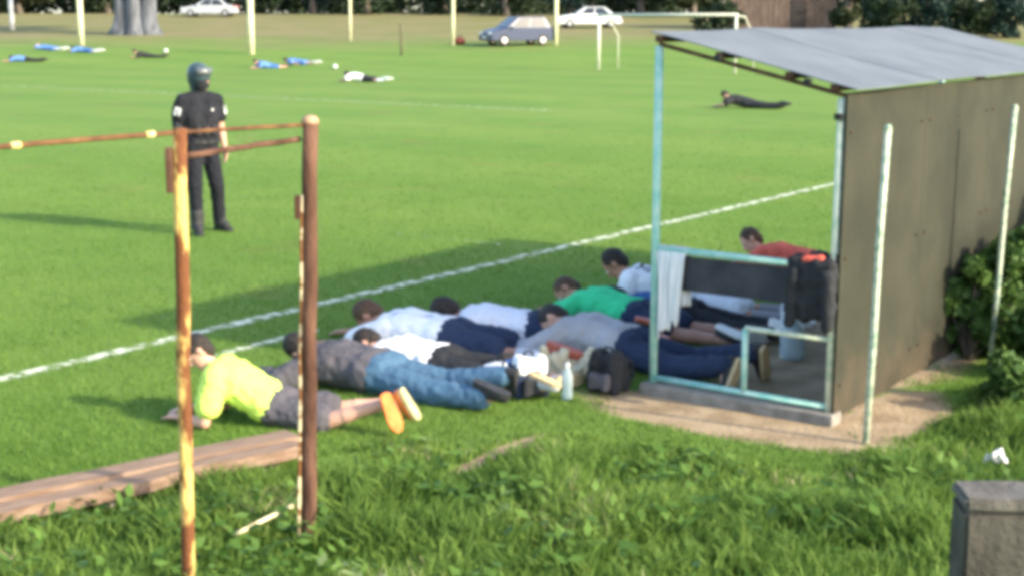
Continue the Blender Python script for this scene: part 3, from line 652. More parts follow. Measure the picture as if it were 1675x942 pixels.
# ------------------------------------------------------------------ people
def shoe_mesh(an, a, n, s=1.0):
    a = a.normalized(); n = (n - a * n.dot(a)).normalized(); q = a.cross(n)
    st = [(-.075, .018, .06), (-.06, .034, .085), (0, .038, .098), (.05, .041, .085), (.11, .046, .062), (.16, .041, .052), (.19, .026, .042), (.203, .010, .03)]
    sole = an + n * (0.085 * s)
    up = Soup(); K = 9
    vs_ = []; fs = []
    for x, hw, ht in st:
        for k in range(K):
            t = math.pi * k / (K - 1)
            vs_.append(sole + a * (x * s) + q * (hw * s * math.cos(t)) - n * (ht * s * (math.sin(t) ** 0.7)))
    for i in range(len(st) - 1):
        for k in range(K - 1):
            fs.append((i * K + k, i * K + k + 1, (i + 1) * K + k + 1, (i + 1) * K + k))
        fs.append((i * K + K - 1, i * K, (i + 1) * K, (i + 1) * K + K - 1))
    fs.append(tuple(range(K))); fs.append(tuple((len(st) - 1) * K + k for k in range(K))[::-1])
    up.add(vs_, fs)
    so = Soup(); vs_ = []; fs = []; o2 = []
    for x, hw, ht in st: o2.append((x * 1.03, hw * 1.09))
    ring = [(x, h) for x, h in o2] + [(x, -h) for x, h in o2[::-1]]
    for d in (-0.006, 0.020):
        for x, h in ring: vs_.append(sole + a * (x * s) + q * (h * s) + n * (d * s))
    m = len(ring)
    for i in range(m): fs.append((i, (i + 1) % m, m + (i + 1) % m, m + i))
    fs.append(tuple(range(m))[::-1]); fs.append(tuple(range(m, 2 * m)))
    so.add(vs_, fs)
    def fix(me):
        bm = bmesh.new(); bm.from_mesh(me); bmesh.ops.recalc_face_normals(bm, faces=bm.faces[:]); bm.to_mesh(me); bm.free(); return me
    return fix(up.mesh('shoe', smooth=True)), fix(so.mesh('sole'))

def prone(raise_=6, hp=0, yaw=0, arms='fore', spread=0.03, knee=(0, 0), foot=('flat', 'flat'), roll=0, splay=0.05):
    a = R(raise_); J = {}
    t = V((math.cos(a), 0, math.sin(a))); fr = V((math.sin(a), 0, -math.cos(a))); lat = V((0, 1, 0))
    P = V((0, 0, .125)); J['pelvis'] = P
    J['chest'] = P + t * .34; J['S'] = P + t * .45; J['N'] = P + t * .52
    th = a + R(hp); hd = V((math.cos(th), 0, math.sin(th))); hf = V((math.sin(th), 0, -math.cos(th)))
    hf.rotate(Matrix.Rotation(R(yaw), 3, hd)); J['hd'] = hd; J['hf'] = hf
    J['H'] = J['N'] + hd * .145 + V((0, 0, .015))
    J['lat'] = lat; J['lat2'] = lat; J['fr'] = fr; J['frp'] = V((0, 0, -1))
    S = J['S']
    for i, sg in ((0, 1), (1, -1)):
        sh = S + lat * (.175 * sg); am = arms if isinstance(arms, str) else arms[i]
        if am == 'fore': el = V((sh.x + .16, sg * .37, max(.055, sh.z - .12))); wr = V((sh.x + .36, sg * .20, .05)); hdv = V((.8, -.5 * sg, -.1))
        elif am == 'prop': el = V((sh.x + .06, sg * .25, .05)); wr = V((sh.x + .29, sg * .12, .055)); hdv = V((.9, -.4 * sg, -.1))
        elif am == 'head': el = V((S.x + .22, sg * .37, max(.07, S.z + .02))); wr = J['H'] + lat * (.10 * sg) - hf * .10; hdv = V((-.2, -sg, .1))
        elif am == 'side': el = V((sh.x - .25, sg * .30, .08)); wr = V((sh.x - .45, sg * .36, .045)); hdv = V((-1, .1 * sg, -.1))
        elif am == 'reach': el = V((sh.x + .26, sg * .26, .06)); wr = V((sh.x + .50, sg * .22, .045)); hdv = V((1, -.1 * sg, -.05))
        J['sh', i] = sh; J['el', i] = el; J['wr', i] = wr; J['hand', i] = hdv.normalized(); J['palm', i] = V((0, 0, -1)) if am != 'head' else hf
        hip = V((-.03, sg * .085, .115)); kn = V((-.43, sg * (.10 + spread), .07)); kb = R(knee[i])
        an = kn + V((-.41 * math.cos(kb), sg * (spread * .8), .41 * math.sin(kb) + (.03 if foot[i] == 'tuck' else -0.0)))
        if foot[i] == 'tuck':
            an.z += .06; fd = V((.12, sg * .45, -1)); sn = V((-1, sg * .1, -.25))
        elif foot[i] == 'cam':
            an.z += .10; fd = V((-.40, .12, -1)); sn = V((-.50, .85, .05))
        elif foot[i] == 'edge':
            an.z += .05; fd = V((-.55, -.1, -1)); sn = V((-1, .25, .45))
        elif foot[i] == 'out':
            an.z = max(an.z, .075); fd = V((-.35, sg * 1.0, -.12)); sn = V((-1, -sg * .35, .0))
        else:
            an.z = max(an.z, .085); fd = V((-1, sg * .15, -.22)); sn = V((-.22, 0, 1))
            if kb > .6: fd = V((-.2, 0, 1)); sn = V((-.3, 0, 1))
        J['hip', i] = hip; J['kn', i] = kn; J['an', i] = an; J['fd', i] = fd.normalized(); J['sn', i] = sn.normalized()
    return J

def body_soup(J, off=0.0, part='all', sleeve=0.6, leg=1.0, slim=1.0):
    s = Soup(); P, C, S, N, H = J['pelvis'], J['chest'], J['S'], J['N'], J['H']; lat, lat2, fr, frp = J['lat'], J['lat2'], J['fr'], J['frp']
    o = off
    if part in ('all', 'top'):
        for q in (-1, 1):
            s.cap(P + lat * (.060 * q) + (C - P) * (.22 if part == 'top' else 0), C + lat2 * (.075 * q), .098 + o, .104 + o)
            s.cap(C + lat2 * (.075 * q), S + lat2 * (.085 * q), .106 + o, .083 + o)
            s.cap(S + lat2 * (.09 * q), N, .062 + o * .8, .050 + o * .5)
        s.cap(C - lat2 * .09, C + lat2 * .09, .105 + o)
        s.cap(S - lat2 * .165, S + lat2 * .165, .066 + o)
        if part == 'top':
            Q = P + (C - P) * .2; s.cap(Q - lat * .078, Q + lat * .078, .106 + o)
    if part in ('all', 'bottom'):
        s.cap(P - lat * .075, P + lat * .075, .108 + o)
        for i, q in ((0, 1), (1, -1)):
            s.ell(J['hip', i] - frp * .035, [lat * (.085 + o), frp * (.085 + o), lat.cross(frp) * (.10 + o)])
            hip, kn, an = J['hip', i], J['kn', i], J['an', i]
            if leg >= 1.0:
                s.cap(hip, kn, .088 + o, .062 + o * 1.2)
                s.cap(kn, an + (an - kn) * (.0 if part == 'bottom' else 0), .060 + o * 1.2, (.040 if part == 'all' else .046 + o))
                m = kn.lerp(an, .3); s.cap(m, kn.lerp(an, .5), .060 + o, .05 + o)
            else:
                s.cap(hip, hip.lerp(kn, leg), .09 + o, .078 + o * 1.6)
    if part in ('all', 'top'):
        for i, q in ((0, 1), (1, -1)):
            sh, el, wr = J['sh', i], J['el', i], J['wr', i]
            if part == 'top':
                if sleeve <= 1: s.cap(sh, sh.lerp(el, sleeve), .060 + o, .052 + o * 1.5)
                else:
                    s.cap(sh, el, .058 + o, .047 + o); s.cap(el, el.lerp(wr, .93), .046 + o, .035 + o)
            else:
                s.cap(sh, el, .054, .042); s.cap(el, el.lerp(wr, .35), .042, .043); s.cap(el.lerp(wr, .35), wr, .043, .028)
    return s

def hand_soup(s, wr, d, palm, k=1.0, curl=0.35):
    d = d.normalized(); palm = (palm - d * palm.dot(d)).normalized(); q = d.cross(palm)
    pe = wr + d * .085 * k
    for t in (-.026, -.009, .009, .026): s.cap(wr + q * (t * .6), pe + q * t, .019, .016, n=8, h=2)
    for t, L in ((-.030, .066), (-.010, .078), (.011, .074), (.031, .058)):
        a = pe + q * t; b = a + (d + q * t * 3 + palm * curl * .4).normalized() * L * .55; c = b + (d + palm * curl * 1.6).normalized() * L * .5
        s.cap(a, b, .0105, .0098, n=8, h=2); s.cap(b, c, .0098, .0085, n=8, h=2)
    a = wr + d * .03 + q * -.03; b = a + (d * .6 - q * .8).normalized() * .045; c = b + (d * .95 - q * .2 + palm * .3).normalized() * .035
    s.cap(a, b, .014, .012, n=8, h=2); s.cap(b, c, .012, .0095, n=8, h=2)

def head_soup(s, H, hd, hf):
    l = hd.cross(hf).normalized()
    s.ell(H + hd * .015 - hf * .01, [hf * .098, l * .078, hd * .105], 18, 12)
    s.ell(H + hf * .018 - hd * .045, [hf * .075, l * .062, hd * .075])
    s.cap(H + hf * .062 - hd * .098 - l * .012, H + hf * .062 - hd * .098 + l * .012, .026)
    s.cap(H + hf * .082 + hd * .012, H + hf * .104 - hd * .028, .010, .016)
    s.cap(H + hf * .082 - hd * .055 - l * .018, H + hf * .082 - hd * .055 + l * .018, .011)
    s.cap(H + hf * .072 + hd * .028 - l * .035, H + hf * .072 + hd * .028 + l * .035, .016)
    for q in (-1, 1): s.ell(H + l * (.080 * q) - hf * .008 - hd * .008, [hf * .020, l * .010, hd * .032], 10, 6)
    return l

def make_person(name_label, J, head_at=None, rz=0, s=1.0, skin=0, hair='dark', top=None, sleeve=0.6, bottom=None, leg=1.0, shoe=None, sole=None, sock=None,
                group=None, lod=1, loose=1.0, loc=None, helmet=None):
    vx = 0.0095 if lod else 0.024
    body = body_soup(J)
    for i in (0, 1):
        if lod: hand_soup(body, J['wr', i], J['hand', i], J['palm', i])
        else: body.cap(J['wr', i], J['wr', i] + J['hand', i] * .14, .04, .03)
        an = J['an', i]; body.cap(an, an + J['fd', i] * .10 + J['sn', i] * .04, .036, .026)
    body.cap(J['N'], J['H'] - J['hd'] * .05, .054, .052)
    l = head_soup(body, J['H'], J['hd'], J['hf'])
    me = remesh(body, 'person', vx, 3)
    if head_at is not None:
        h = J['H'] * s; c, sn_ = math.cos(rz), math.sin(rz)
        loc = (head_at[0] - (h.x * c - h.y * sn_), head_at[1] - (h.x * sn_ + h.y * c), gz(*head_at))
    p = link('person', me, SKINS[skin], None, loc, rz); p.scale = (s, s, s)
    tag(p, name_label, 'person', group)
    H, hd, hf = J['H'], J['hd'], J['hf']
    if hair:
        hs = Soup(); hs.ell(H - hf * .022 + hd * .026, [hf * .098, l * .088, hd * .108], 18, 12)
        hs.ell(H - hf * .055 - hd * .03, [hf * .055, l * .070, hd * .07])
        link('hair', remesh(hs, 'hair', vx * 1.1, 2, 0.018 if lod else 0, 0.02), HAIR if hair == 'dark' else HAIR_B, p)
    if lod:
        for q in (-1, 1):
            e = Soup(); e.ell(H + hf * .083 + l * (.033 * q) + hd * .006, [hf * .012, l * .013, hd * .010], 10, 6)
            link('eye', e.mesh('eye', smooth=True), EYE, p)
    vc = 0.013 if lod else 0.026; dp = (0.024 if lod else 0.0)
    if bottom:
        o = .014 * loose
        nm = 'trousers' if leg >= 1 else 'shorts'
        link(nm, remesh(body_soup(J, o + (.006 if leg < 1 else 0), 'bottom', leg=leg), nm, vc, 3, dp, .05), bottom, p)
    if top:
        link('shirt' if sleeve <= 1 else 'long_sleeved_top', remesh(body_soup(J, .021 * loose, 'top', sleeve=sleeve), 'shirt', vc, 3, dp * 1.25, .055), top, p)
    if sock:
        for i in (0, 1):
            ss = Soup(); ss.cap(J['kn', i].lerp(J['an', i], .35), J['an', i], .062, .046); link('sock', remesh(ss, 'sock', vc, 2), sock, p)
    if shoe:
        for i in (0, 1):
            a, b = shoe_mesh(J['an', i], J['fd', i], J['sn', i])
            so = link('shoe', a, shoe if not isinstance(shoe, (list, tuple)) else shoe[i], p)
            link('sole', b, sole if not isinstance(sole, (list, tuple)) else sole[i], so)
    return p

BLACK = cloth('black_cloth', (0.018, 0.019, 0.022), 1.6); NAVY = cloth('navy_cloth', (0.020, 0.030, 0.062), 1.5)
CHAR = cloth('charcoal_cloth', (0.075, 0.070, 0.080), 1.35); JEANS = cloth('blue_denim', (0.060, 0.125, 0.200), 1.15)
LJEANS = cloth('light_blue_denim', (0.30, 0.42, 0.52), 1.3); GREEN = cloth('green_cloth', (0.05, 0.60, 0.26), 1.08)
GREY = cloth('grey_cloth', (0.36, 0.35, 0.36), 1.2); LGREY = cloth('pale_grey_cloth', (0.50, 0.51, 0.54), 1.15); MBLUE = cloth('royal_blue_cloth', (0.035, 0.10, 0.26), 1.4)
NEON = cloth('neon_yellow_cloth', (0.62, 0.80, 0.15), 1.05); RED = cloth('coral_red_cloth', (0.66, 0.12, 0.08), 1.1); PBLUE = cloth('sky_blue_cloth', (0.085, 0.18, 0.40), 1.3)
ORANGE = mat('orange_rubber', (0.78, 0.17, 0.03), 0.6, (0.85, 0.24, 0.06), 20, 0.2, 80); PALEY = mat('pale_yellow_rubber', (0.46, 0.42, 0.19), 0.6, (0.55, 0.50, 0.28), 20)
BLACKR = mat('black_rubber', (0.02, 0.02, 0.02), 0.6, (0.04, 0.04, 0.04), 20); GUM = mat('tan_rubber', (0.52, 0.38, 0.20), 0.7, (0.60, 0.46, 0.27), 20); WHITER = mat('white_leather', (0.68, 0.68, 0.66), 0.5, (0.78, 0.78, 0.76), 20)
REDR = mat('red_leather', (0.42, 0.09, 0.05), 0.5, (0.55, 0.14, 0.08), 20)

def print_mat(name, base, ink, boxes):
    """cloth with a flat dark print: boxes in object space (cx, cy, hx, hy), broken up by noise"""
    m = base.copy(); m.name = name; t = m.node_tree; b = t.nodes['Principled BSDF']
    src = b.inputs['Base Color'].links[0].from_socket
    tc = t.nodes.new('ShaderNodeTexCoord'); sp = t.nodes.new('ShaderNodeSeparateXYZ'); t.links.new(tc.outputs['Object'], sp.inputs[0])
    def M(op, *a):
        n = t.nodes.new('ShaderNodeMath'); n.operation = op
        for i, q in enumerate(a):
            if isinstance(q, (int, float)): n.inputs[i].default_value = q
            else: t.links.new(q, n.inputs[i])
        return n.outputs[0]
    tot = None
    for cx, cy, hx, hy in boxes:
        q = M('MULTIPLY', M('LESS_THAN', M('ABSOLUTE', M('SUBTRACT', sp.outputs[0], cx)), hx), M('LESS_THAN', M('ABSOLUTE', M('SUBTRACT', sp.outputs[1], cy)), hy))
        q = M('MULTIPLY', q, M('GREATER_THAN', sp.outputs[2], 0.17))
        tot = q if tot is None else M('MAXIMUM', tot, q)
    mx = t.nodes.new('ShaderNodeMix'); mx.data_type = 'RGBA'; t.links.new(tot, mx.inputs[0]); t.links.new(src, mx.inputs[6]); mx.inputs[7].default_value = (*ink, 1)
    t.links.new(mx.outputs[2], b.inputs['Base Color'])
    return m
WHITE_NUM = print_mat('white_cloth_number', WHITE_CLOTH, (0.07, 0.07, 0.08), [(.40, .055, .016, .045), (.34, .09, .05, .014), (.30, .055, .016, .045), (.40, -.06, .016, .04), (.35, -.03, .05, .014), (.30, -.06, .016, .04)])
WHITE_LOGO = print_mat('white_cloth_mark', WHITE_CLOTH, (0.42, 0.43, 0.50), [(.40, .06, .02, .06), (.18, .02, .03, .05)])
G1 = 'people lying face down by the touchline'
make_person('person in neon yellow shirt, propped on elbows, orange and pale soles toward us', prone(31, 12, 25, 'prop', .05, (6, 0), ('cam', 'edge')), (-1.80, 7.86), R(174), .80, 0, 'dark', NEON, .62, CHAR, .80, (ORANGE, ORANGE), (ORANGE, PALEY), None, G1, loose=1.5)
make_person('person in charcoal top and blue jeans lying behind the rusty post', prone(5, 6, -20, 'fore', .03, (0, 0), ('flat', 'tuck')), (-1.36, 8.80), R(153), .93, 0, 'dark', CHAR, 1.5, JEANS, 1.0, BLACKR, BLACKR, None, G1, loose=2.0)
make_person('dark-haired person in plain white shirt and black shorts beside the blue jeans', prone(5, 6, 15, 'fore', .04, (0, 0), ('flat', 'out')), (-0.95, 9.02), R(153), .86, 0, 'dark', WHITE_CLOTH, .65, BLACK, .8, LGREY, GUM, None, G1, loose=1.75)
make_person('brown-haired person in white shirt with faint mark, pale grey stockings', prone(6, 8, 10, 'reach', .03, (2, 0), ('flat', 'flat')), (-1.01, 9.70), R(158), .97, 1, 'brown', WHITE_LOGO, .65, NAVY, .85, REDR, REDR, LGREY, G1, loose=1.7)
make_person('black-haired person in white shirt and navy shorts, middle of the row', prone(7, 10, -15, 'fore', .04, (0, 4), ('flat', 'flat')), (-0.47, 9.82), R(172), .93, 1, 'dark', cloth('white_shirt_cloth', (0.73, 0.73, 0.79), 1.05), .65, NAVY, .85, BLACKR, REDR, None, G1, loose=1.7)
make_person('person in grey top and dark trousers with tan shoe soles', prone(7, 0, 30, 'fore', .04, (0, 3), ('tuck', 'tuck')), (0.29, 9.58), R(141), .98, 0, 'dark', GREY, 1.5, NAVY, 1.0, BLACKR, GUM, None, G1, loose=1.75)
make_person('person in bright green shirt with hands on head', prone(9, 4, 35, ('fore', 'reach'), .03, (0, 0), ('flat', 'out')), (0.42, 10.52), R(143), .95, 1, 'brown', GREEN, .65, NAVY, .75, BLACKR, WHITER, None, G1, loose=1.55)
make_person('person in royal blue shirt and black trousers squeezed beside the green shirt', prone(3, 0, 0, 'reach', .02, (0, 0), ('flat', 'flat')), (0.80, 10.62), R(148), .90, 0, 'dark', MBLUE, .65, BLACK, 1.0, WHITER, WHITER, None, G1, loose=1.1)
make_person('person in white shirt with dark number, chest raised, beside the teal post', prone(20, 12, 10, 'prop', .03, (0, 0), ('flat', 'flat')), (0.81, 10.92), R(158), .97, 1, 'dark', WHITE_NUM, .65, WHITE_CLOTH, .95, LGREY, LGREY, cloth('mid_grey_cloth', (0.25, 0.24, 0.25), 1.2), G1, loose=1.6)
make_person('person in coral red shirt, head raised behind the dugout rail', prone(7, 30, 35, 'fore', .03, (0, 0), ('flat', 'flat')), (2.19, 12.75), R(146), .97, 0, 'brown', RED, .65, BLACK, 1.0, BLACKR, BLACKR, None, G1)

# the officer, standing on the pitch
def officer():
    J = {}; lat = V((0, 1, 0)); fr = V((1, 0, 0)); J['lat'] = lat; J['lat2'] = lat; J['fr'] = fr; J['frp'] = fr
    J['pelvis'] = V((0, 0, .96)); J['chest'] = V((.01, 0, 1.29)); J['S'] = V((0, 0, 1.42)); J['N'] = V((.0, 0, 1.49)); J['H'] = V((.03, 0, 1.655))
    J['hd'] = V((0, 0, 1)); J['hf'] = V((math.cos(R(26)), math.sin(R(26)), -.05)).normalized()
    for i, q in ((0, 1), (1, -1)):
        J['sh', i] = V((0, .19 * q, 1.42)); J['el', i] = V((-.03, .25 * q, 1.15)); J['wr', i] = V((.06 if i else .05, .25 * q, .91))
        J['hand', i] = V((.15, -.05 * q, -1)).normalized(); J['palm', i] = V((0, -q, 0))
        J['hip', i] = V((0, .09 * q, .93))
        J['kn', i] = V((.03, (.15 if i == 0 else .105) * q, .50)); J['an', i] = V(((.04 if i else -.08), (.22 if i == 0 else .10) * q, .085))
        J['fd', i] = V((1, .3 * q, 0)).normalized(); J['sn', i] = V((0, 0, -1))
    uni = cloth('dark_uniform_cloth', (0.011, 0.012, 0.017), 1.4); boot = BLACKR
    p = make_person('person in dark uniform with helmet and vest standing on the pitch', J, None, R(-52), 1.0, 0, None, uni, .58, uni, 1.0, boot, boot, None, None, 1, 1.25, (-3.33, 15.08, 0))
    H, hd, hf = J['H'], J['hd'], J['hf']; l = hd.cross(hf)
    b = Soup(); b.ell(H - hd * .03 + hf * .015, [hf * .10, l * .085, hd * .115]); b.cap(V((0, 0, 1.47)), V((.01, 0, 1.56)), .075, .07)
    link('balaclava', remesh(b, 'balaclava', .011, 2, .008, .04), BLACK, p)
    hs = Soup(); hs.ell(H - hf * .012 + hd * .045, [hf * .130, l * .115, hd * .125], 20, 14); hs.ell(H - hf * .05 - hd * .01, [hf * .085, l * .108, hd * .09]); hs.ell(H - hf * .06 - hd * .09, [hf * .05, l * .085, hd * .06])
    hm = link('helmet', remesh(hs, 'helmet', .011, 3), mat('dark_teal_helmet', (0.035, 0.06, 0.075), 0.35, (0.05, 0.08, 0.095), 6), p)
    vs_ = Soup(); n = 9; vv = []; ff = []
    for z in (.0, .075):
        for k in range(n):
            t = R(-70 + 140 * k / (n - 1)); vv.append(H + hf * (.145 * math.cos(t) - .01) + l * (.13 * math.sin(t)) + hd * (.045 + z))
    for k in range(n - 1): ff.append((k, k + 1, n + k + 1, n + k))
    vs_.add(vv, ff); me = vs_.mesh('visor', smooth=True); vo = link('visor', me, mat('grey_visor', (0.10, 0.11, 0.12), 0.2, spec=0.6), hm)
    sm = vo.modifiers.new('t', 'SOLIDIFY'); sm.thickness = .004
    ve = Soup()
    for q in (-1, 1): ve.cap(V((0, .06 * q, 1.05)), V((.01, .085 * q, 1.30)), .135, .135); ve.cap(V((0, .09 * q, 1.30)), V((0, .10 * q, 1.40)), .10, .06)
    vst = link('vest', remesh(ve, 'vest', .013, 2, .012, .05), mat('black_vest', (0.010, 0.011, 0.014), 0.85, (0.02, 0.02, 0.026), 9, 0.3, 60), p)
    for y in (-.09, .0, .09):
        c = Soup(); c.box((.155, y, 1.12), (.018, 0, 0), (0, .036, 0), (0, 0, .055)); link('pouch', c.mesh('pouch', bevel=.008), BLACK, vst)
    c = Soup(); c.box((.142, .08, 1.33), (.004, 0, 0), (0, .012, 0), (0, 0, .010)); link('badge', c.mesh('badge', bevel=.002), WHITER, vst)
    be = Soup(); be.tube([V((.135 * math.cos(t), .185 * math.sin(t), .985)) for t in [2 * math.pi * k / 20 for k in range(21)]], .022, 8); link('belt', be.mesh('belt', smooth=True), BLACKR, p)
    ho = Soup(); ho.box((.02, -.215, .86), (.05, 0, 0), (0, .025, 0), (0, 0, .09)); link('holster', ho.mesh('holster', bevel=.012), BLACKR, p)
    a = Soup(); a.cap(J['el', 1] + V((0, 0, .05)), J['wr', 1], .058, .044); link('arm_guard', remesh(a, 'arm_guard', .011, 2, .01, .04), BLACK, p)
    for i, q in ((0, 1), (1, -1)):
        m = J['sh', i].lerp(J['el', i], .40); d = (J['el', i] - J['sh', i]).normalized(); o = V((.70, .70 * q, .25)).normalized(); o = (o - d * o.dot(d)).normalized()
        a = Soup(); a.box(m + o * .083, o * .004, d.cross(o) * .034, d * .042); link('sleeve_patch', a.mesh('sleeve_patch', bevel=.002), WHITER, p)
        a = Soup(); a.cap(J['an', i], J['an', i] + V((0, 0, .16)), .072, .076); a.cap(J['an', i] + V((0, 0, .01)), J['an', i] + J['fd', i] * .10 - V((0, 0, .025)), .062, .05); link('boot_shaft', remesh(a, 'boot_shaft', .014, 2), BLACKR, p)
officer()

# people lying far out on the pitch
G2 = 'people lying far out on the pitch'
def far(label, xy, rz, top, bottom, leg=1.0, shoe=BLACKR, sleeve=.65, **k):
    make_person(label, prone(k.get('lift', 6), k.get('hp', 0), k.get('yaw', 0), k.get('arms', 'fore'), k.get('spread', .05), k.get('knee', (0, 0))), xy, R(rz), 1.0, k.get('skin', 0), 'dark', top, sleeve, bottom, leg, shoe, shoe, k.get('sock'), G2, 0, 1.9)
far('far person in dark clothes lying alone at the left edge of the pitch', (-24.6, 70.0), 185, PBLUE, BLACK, arms='reach')
far('far person in sky blue kit lying left of the pale pole', (-26.0, 78.2), 170, PBLUE, PBLUE, .8, WHITER, sock=WHITE_CLOTH, arms='head', spread=.12)
far('far person in sky blue kit lying right at the foot of the left pale pole', (-23.6, 76.6), 175, PBLUE, MBLUE, .8, WHITER, sock=WHITE_CLOTH)
far('far person in black lying in front of the big tree trunk', (-19.3, 72.9), 196, BLACK, BLACK, lift=12, hp=15, arms='prop', spread=.1)
far('far person in blue lying at the foot of the right pole', (-11.9, 66.0), 212, PBLUE, MBLUE, .8, BLACKR, lift=14, hp=10, arms='prop')
far('far person in blue lying to the right of the other blue kit', (-10.9, 68.6), 168, PBLUE, PBLUE, .8, WHITER, arms='side', spread=.12)
far('far person in white shirt, dark shorts and white stockings', (-6.05, 52.2), 165, WHITE_CLOTH, BLACK, .85, WHITER, sock=WHITE_CLOTH, lift=12)
far('far person in black lying alone in front of the goal', (5.55, 36.9), 160, BLACK, BLACK, lift=14, hp=10)
# ------------------------------------------------------------------ kit and bags
def rnd_bag(parent, name, c, h, m, vox=.012, disp=.02):
    s = Soup(); c = V(c)
    for x in (-1, 1):
        for y in (-1, 1): s.cap(c + V((x * h[0] * .6, y * h[1] * .5, -h[2] * .62)), c + V((x * h[0] * .55, y * h[1] * .4, h[2] * .6)), min(h[0], h[1]) * .52)
    s.box(c, (h[0] * .8, 0, 0), (0, h[1] * .75, 0), (0, 0, h[2] * .8))
    return link(name, remesh(s, name, vox, 4, disp, .06), m, parent)
def backpack(label, loc, rz, m1, m2, m3, h=(.15, .10, .17), lie=0):
    o = root('backpack', loc, rz, label=label, cat='backpack')
    o.rotation_euler[0] = lie
    z0 = h[2]
    rnd_bag(o, 'pack', (0, 0, z0), h, m1); rnd_bag(o, 'pocket', (0, -h[1] * .95, z0 * .72), (h[0] * .75, .05, h[2] * .5), m2)
    rnd_bag(o, 'flap', (0, -.02, z0 * 1.75), (h[0] * .9, h[1] * .8, .05), m3)
    for q in (-1, 1):
        s = Soup(); s.tube([(q * .07, h[1] * .8, z0 * 1.8), (q * .08, h[1] * 1.5, z0 * 1.4), (q * .09, h[1] * 1.45, z0 * .7), (q * .08, h[1] * .8, z0 * .2)], .014, 8); link('strap', s.mesh('strap', smooth=True), m1, o)
    s = Soup(); s.tube([(-.04, .0, z0 * 2.0), (-.02, .0, z0 * 2.0 + .05), (.02, .0, z0 * 2.0 + .05), (.04, .0, z0 * 2.0)], .008, 8); link('handle', s.mesh('handle', smooth=True), BLK0, o)
    return o
backpack('navy backpack with white panels on the grass beside the blue jeans', (0.10, 8.36, 0), R(20), NAVY, BLACK, WHITE_CLOTH, (.13, .09, .12))
backpack('black backpack standing by the grey top', (0.60, 8.50, 0), R(-35), BLACK, CHAR, BLACK, (.12, .10, .115))
# white and blue holdall
o = root('holdall', (-0.02, 8.60, 0), R(30), label='small white and blue holdall behind the navy backpack', cat='bag')
s = Soup(); s.cap((-.13, 0, .09), (.13, 0, .09), .085); link('bag', remesh(s, 'bag', .011, 3, .02, .06), WHITE_CLOTH, o)
s = Soup(); s.cap((-.015, 0, .09), (.055, 0, .09), .092); link('side_panel', remesh(s, 'side_panel', .011, 3, .01, .06), MBLUE, o)
for q in (-1, 1):
    s = Soup(); s.tube([(-.07, q * .05, .15), (-.05, q * .03, .21), (.05, q * .03, .21), (.07, q * .05, .15)], .008, 8); link('handle', s.mesh('handle', smooth=True), BLK0, o)
# cream jacket in a heap
s = Soup(); rg = random.Random(3)
for k in range(9): p = V((rg.uniform(-.12, .12), rg.uniform(-.09, .09), .05)); q = p + V((rg.uniform(-.12, .12), rg.uniform(-.1, .1), rg.uniform(0, .16))); s.cap(p, q, .05, .032)
o = root('jacket', (0.36, 8.82, 0), R(40), label='crumpled cream jacket heaped between the bare legs and the grey top', cat='jacket')
link('cloth_heap', remesh(s, 'cloth_heap', .010, 3, .04, .05), cloth('cream_cloth', (0.55, 0.48, 0.32), 1.2), o)
s = Soup(); s.cap((.10, -.06, .10), (.17, -.16, .05), .045, .035); link('sleeve', remesh(s, 'sleeve', .010, 3, .02, .05), MATS['cream_cloth'], o)
# bottles
PET = mat('clear_blue_plastic', (0.62, 0.76, 0.80), 0.15, (0.70, 0.82, 0.86), 6, trans=0.5)
def bottle(name, label, loc, prof, capr, caph, m, mc, handle=None, rx=0, rz=0):
    o = root(name, loc, rz, label=label, cat='bottle'); o.rotation_euler[0] = rx
    s = Soup(); s.lathe(prof, n=24); link('vessel', fixn(s.mesh('vessel', smooth=True)), m, o)
    zt = prof[-1][1]; s = Soup(); s.lathe([(capr, zt - .006), (capr, zt + caph), (capr * .8, zt + caph + .004)], n=16); link('cap', s.mesh('cap'), mc, o)
    if handle: s = Soup(); s.tube(handle, .010, 8); link('handle', s.mesh('handle', smooth=True), m, o)
    return o
bottle('water_bottle', 'clear pale blue water bottle standing in the grass between the backpacks', (0.335, 8.30, 0), [(.026, 0), (.033, .005), (.034, .04), (.030, .07), (.034, .10), (.033, .145), (.022, .18), (.013, .20), (.013, .21)], .016, .016, PET, WHITER)
bottle('water_jug', 'large pale blue plastic water jug with white cap on the dugout floor', (1.915, 9.36, 0), [(.075, 0), (.085, .01), (.088, .06), (.082, .10), (.088, .14), (.085, .19), (.05, .24), (.024, .26), (.024, .275)], .03, .022, PET, WHITER, [(.05, 0, .235), (.085, 0, .265), (.075, 0, .29), (.025, 0, .272)], 0, R(30))
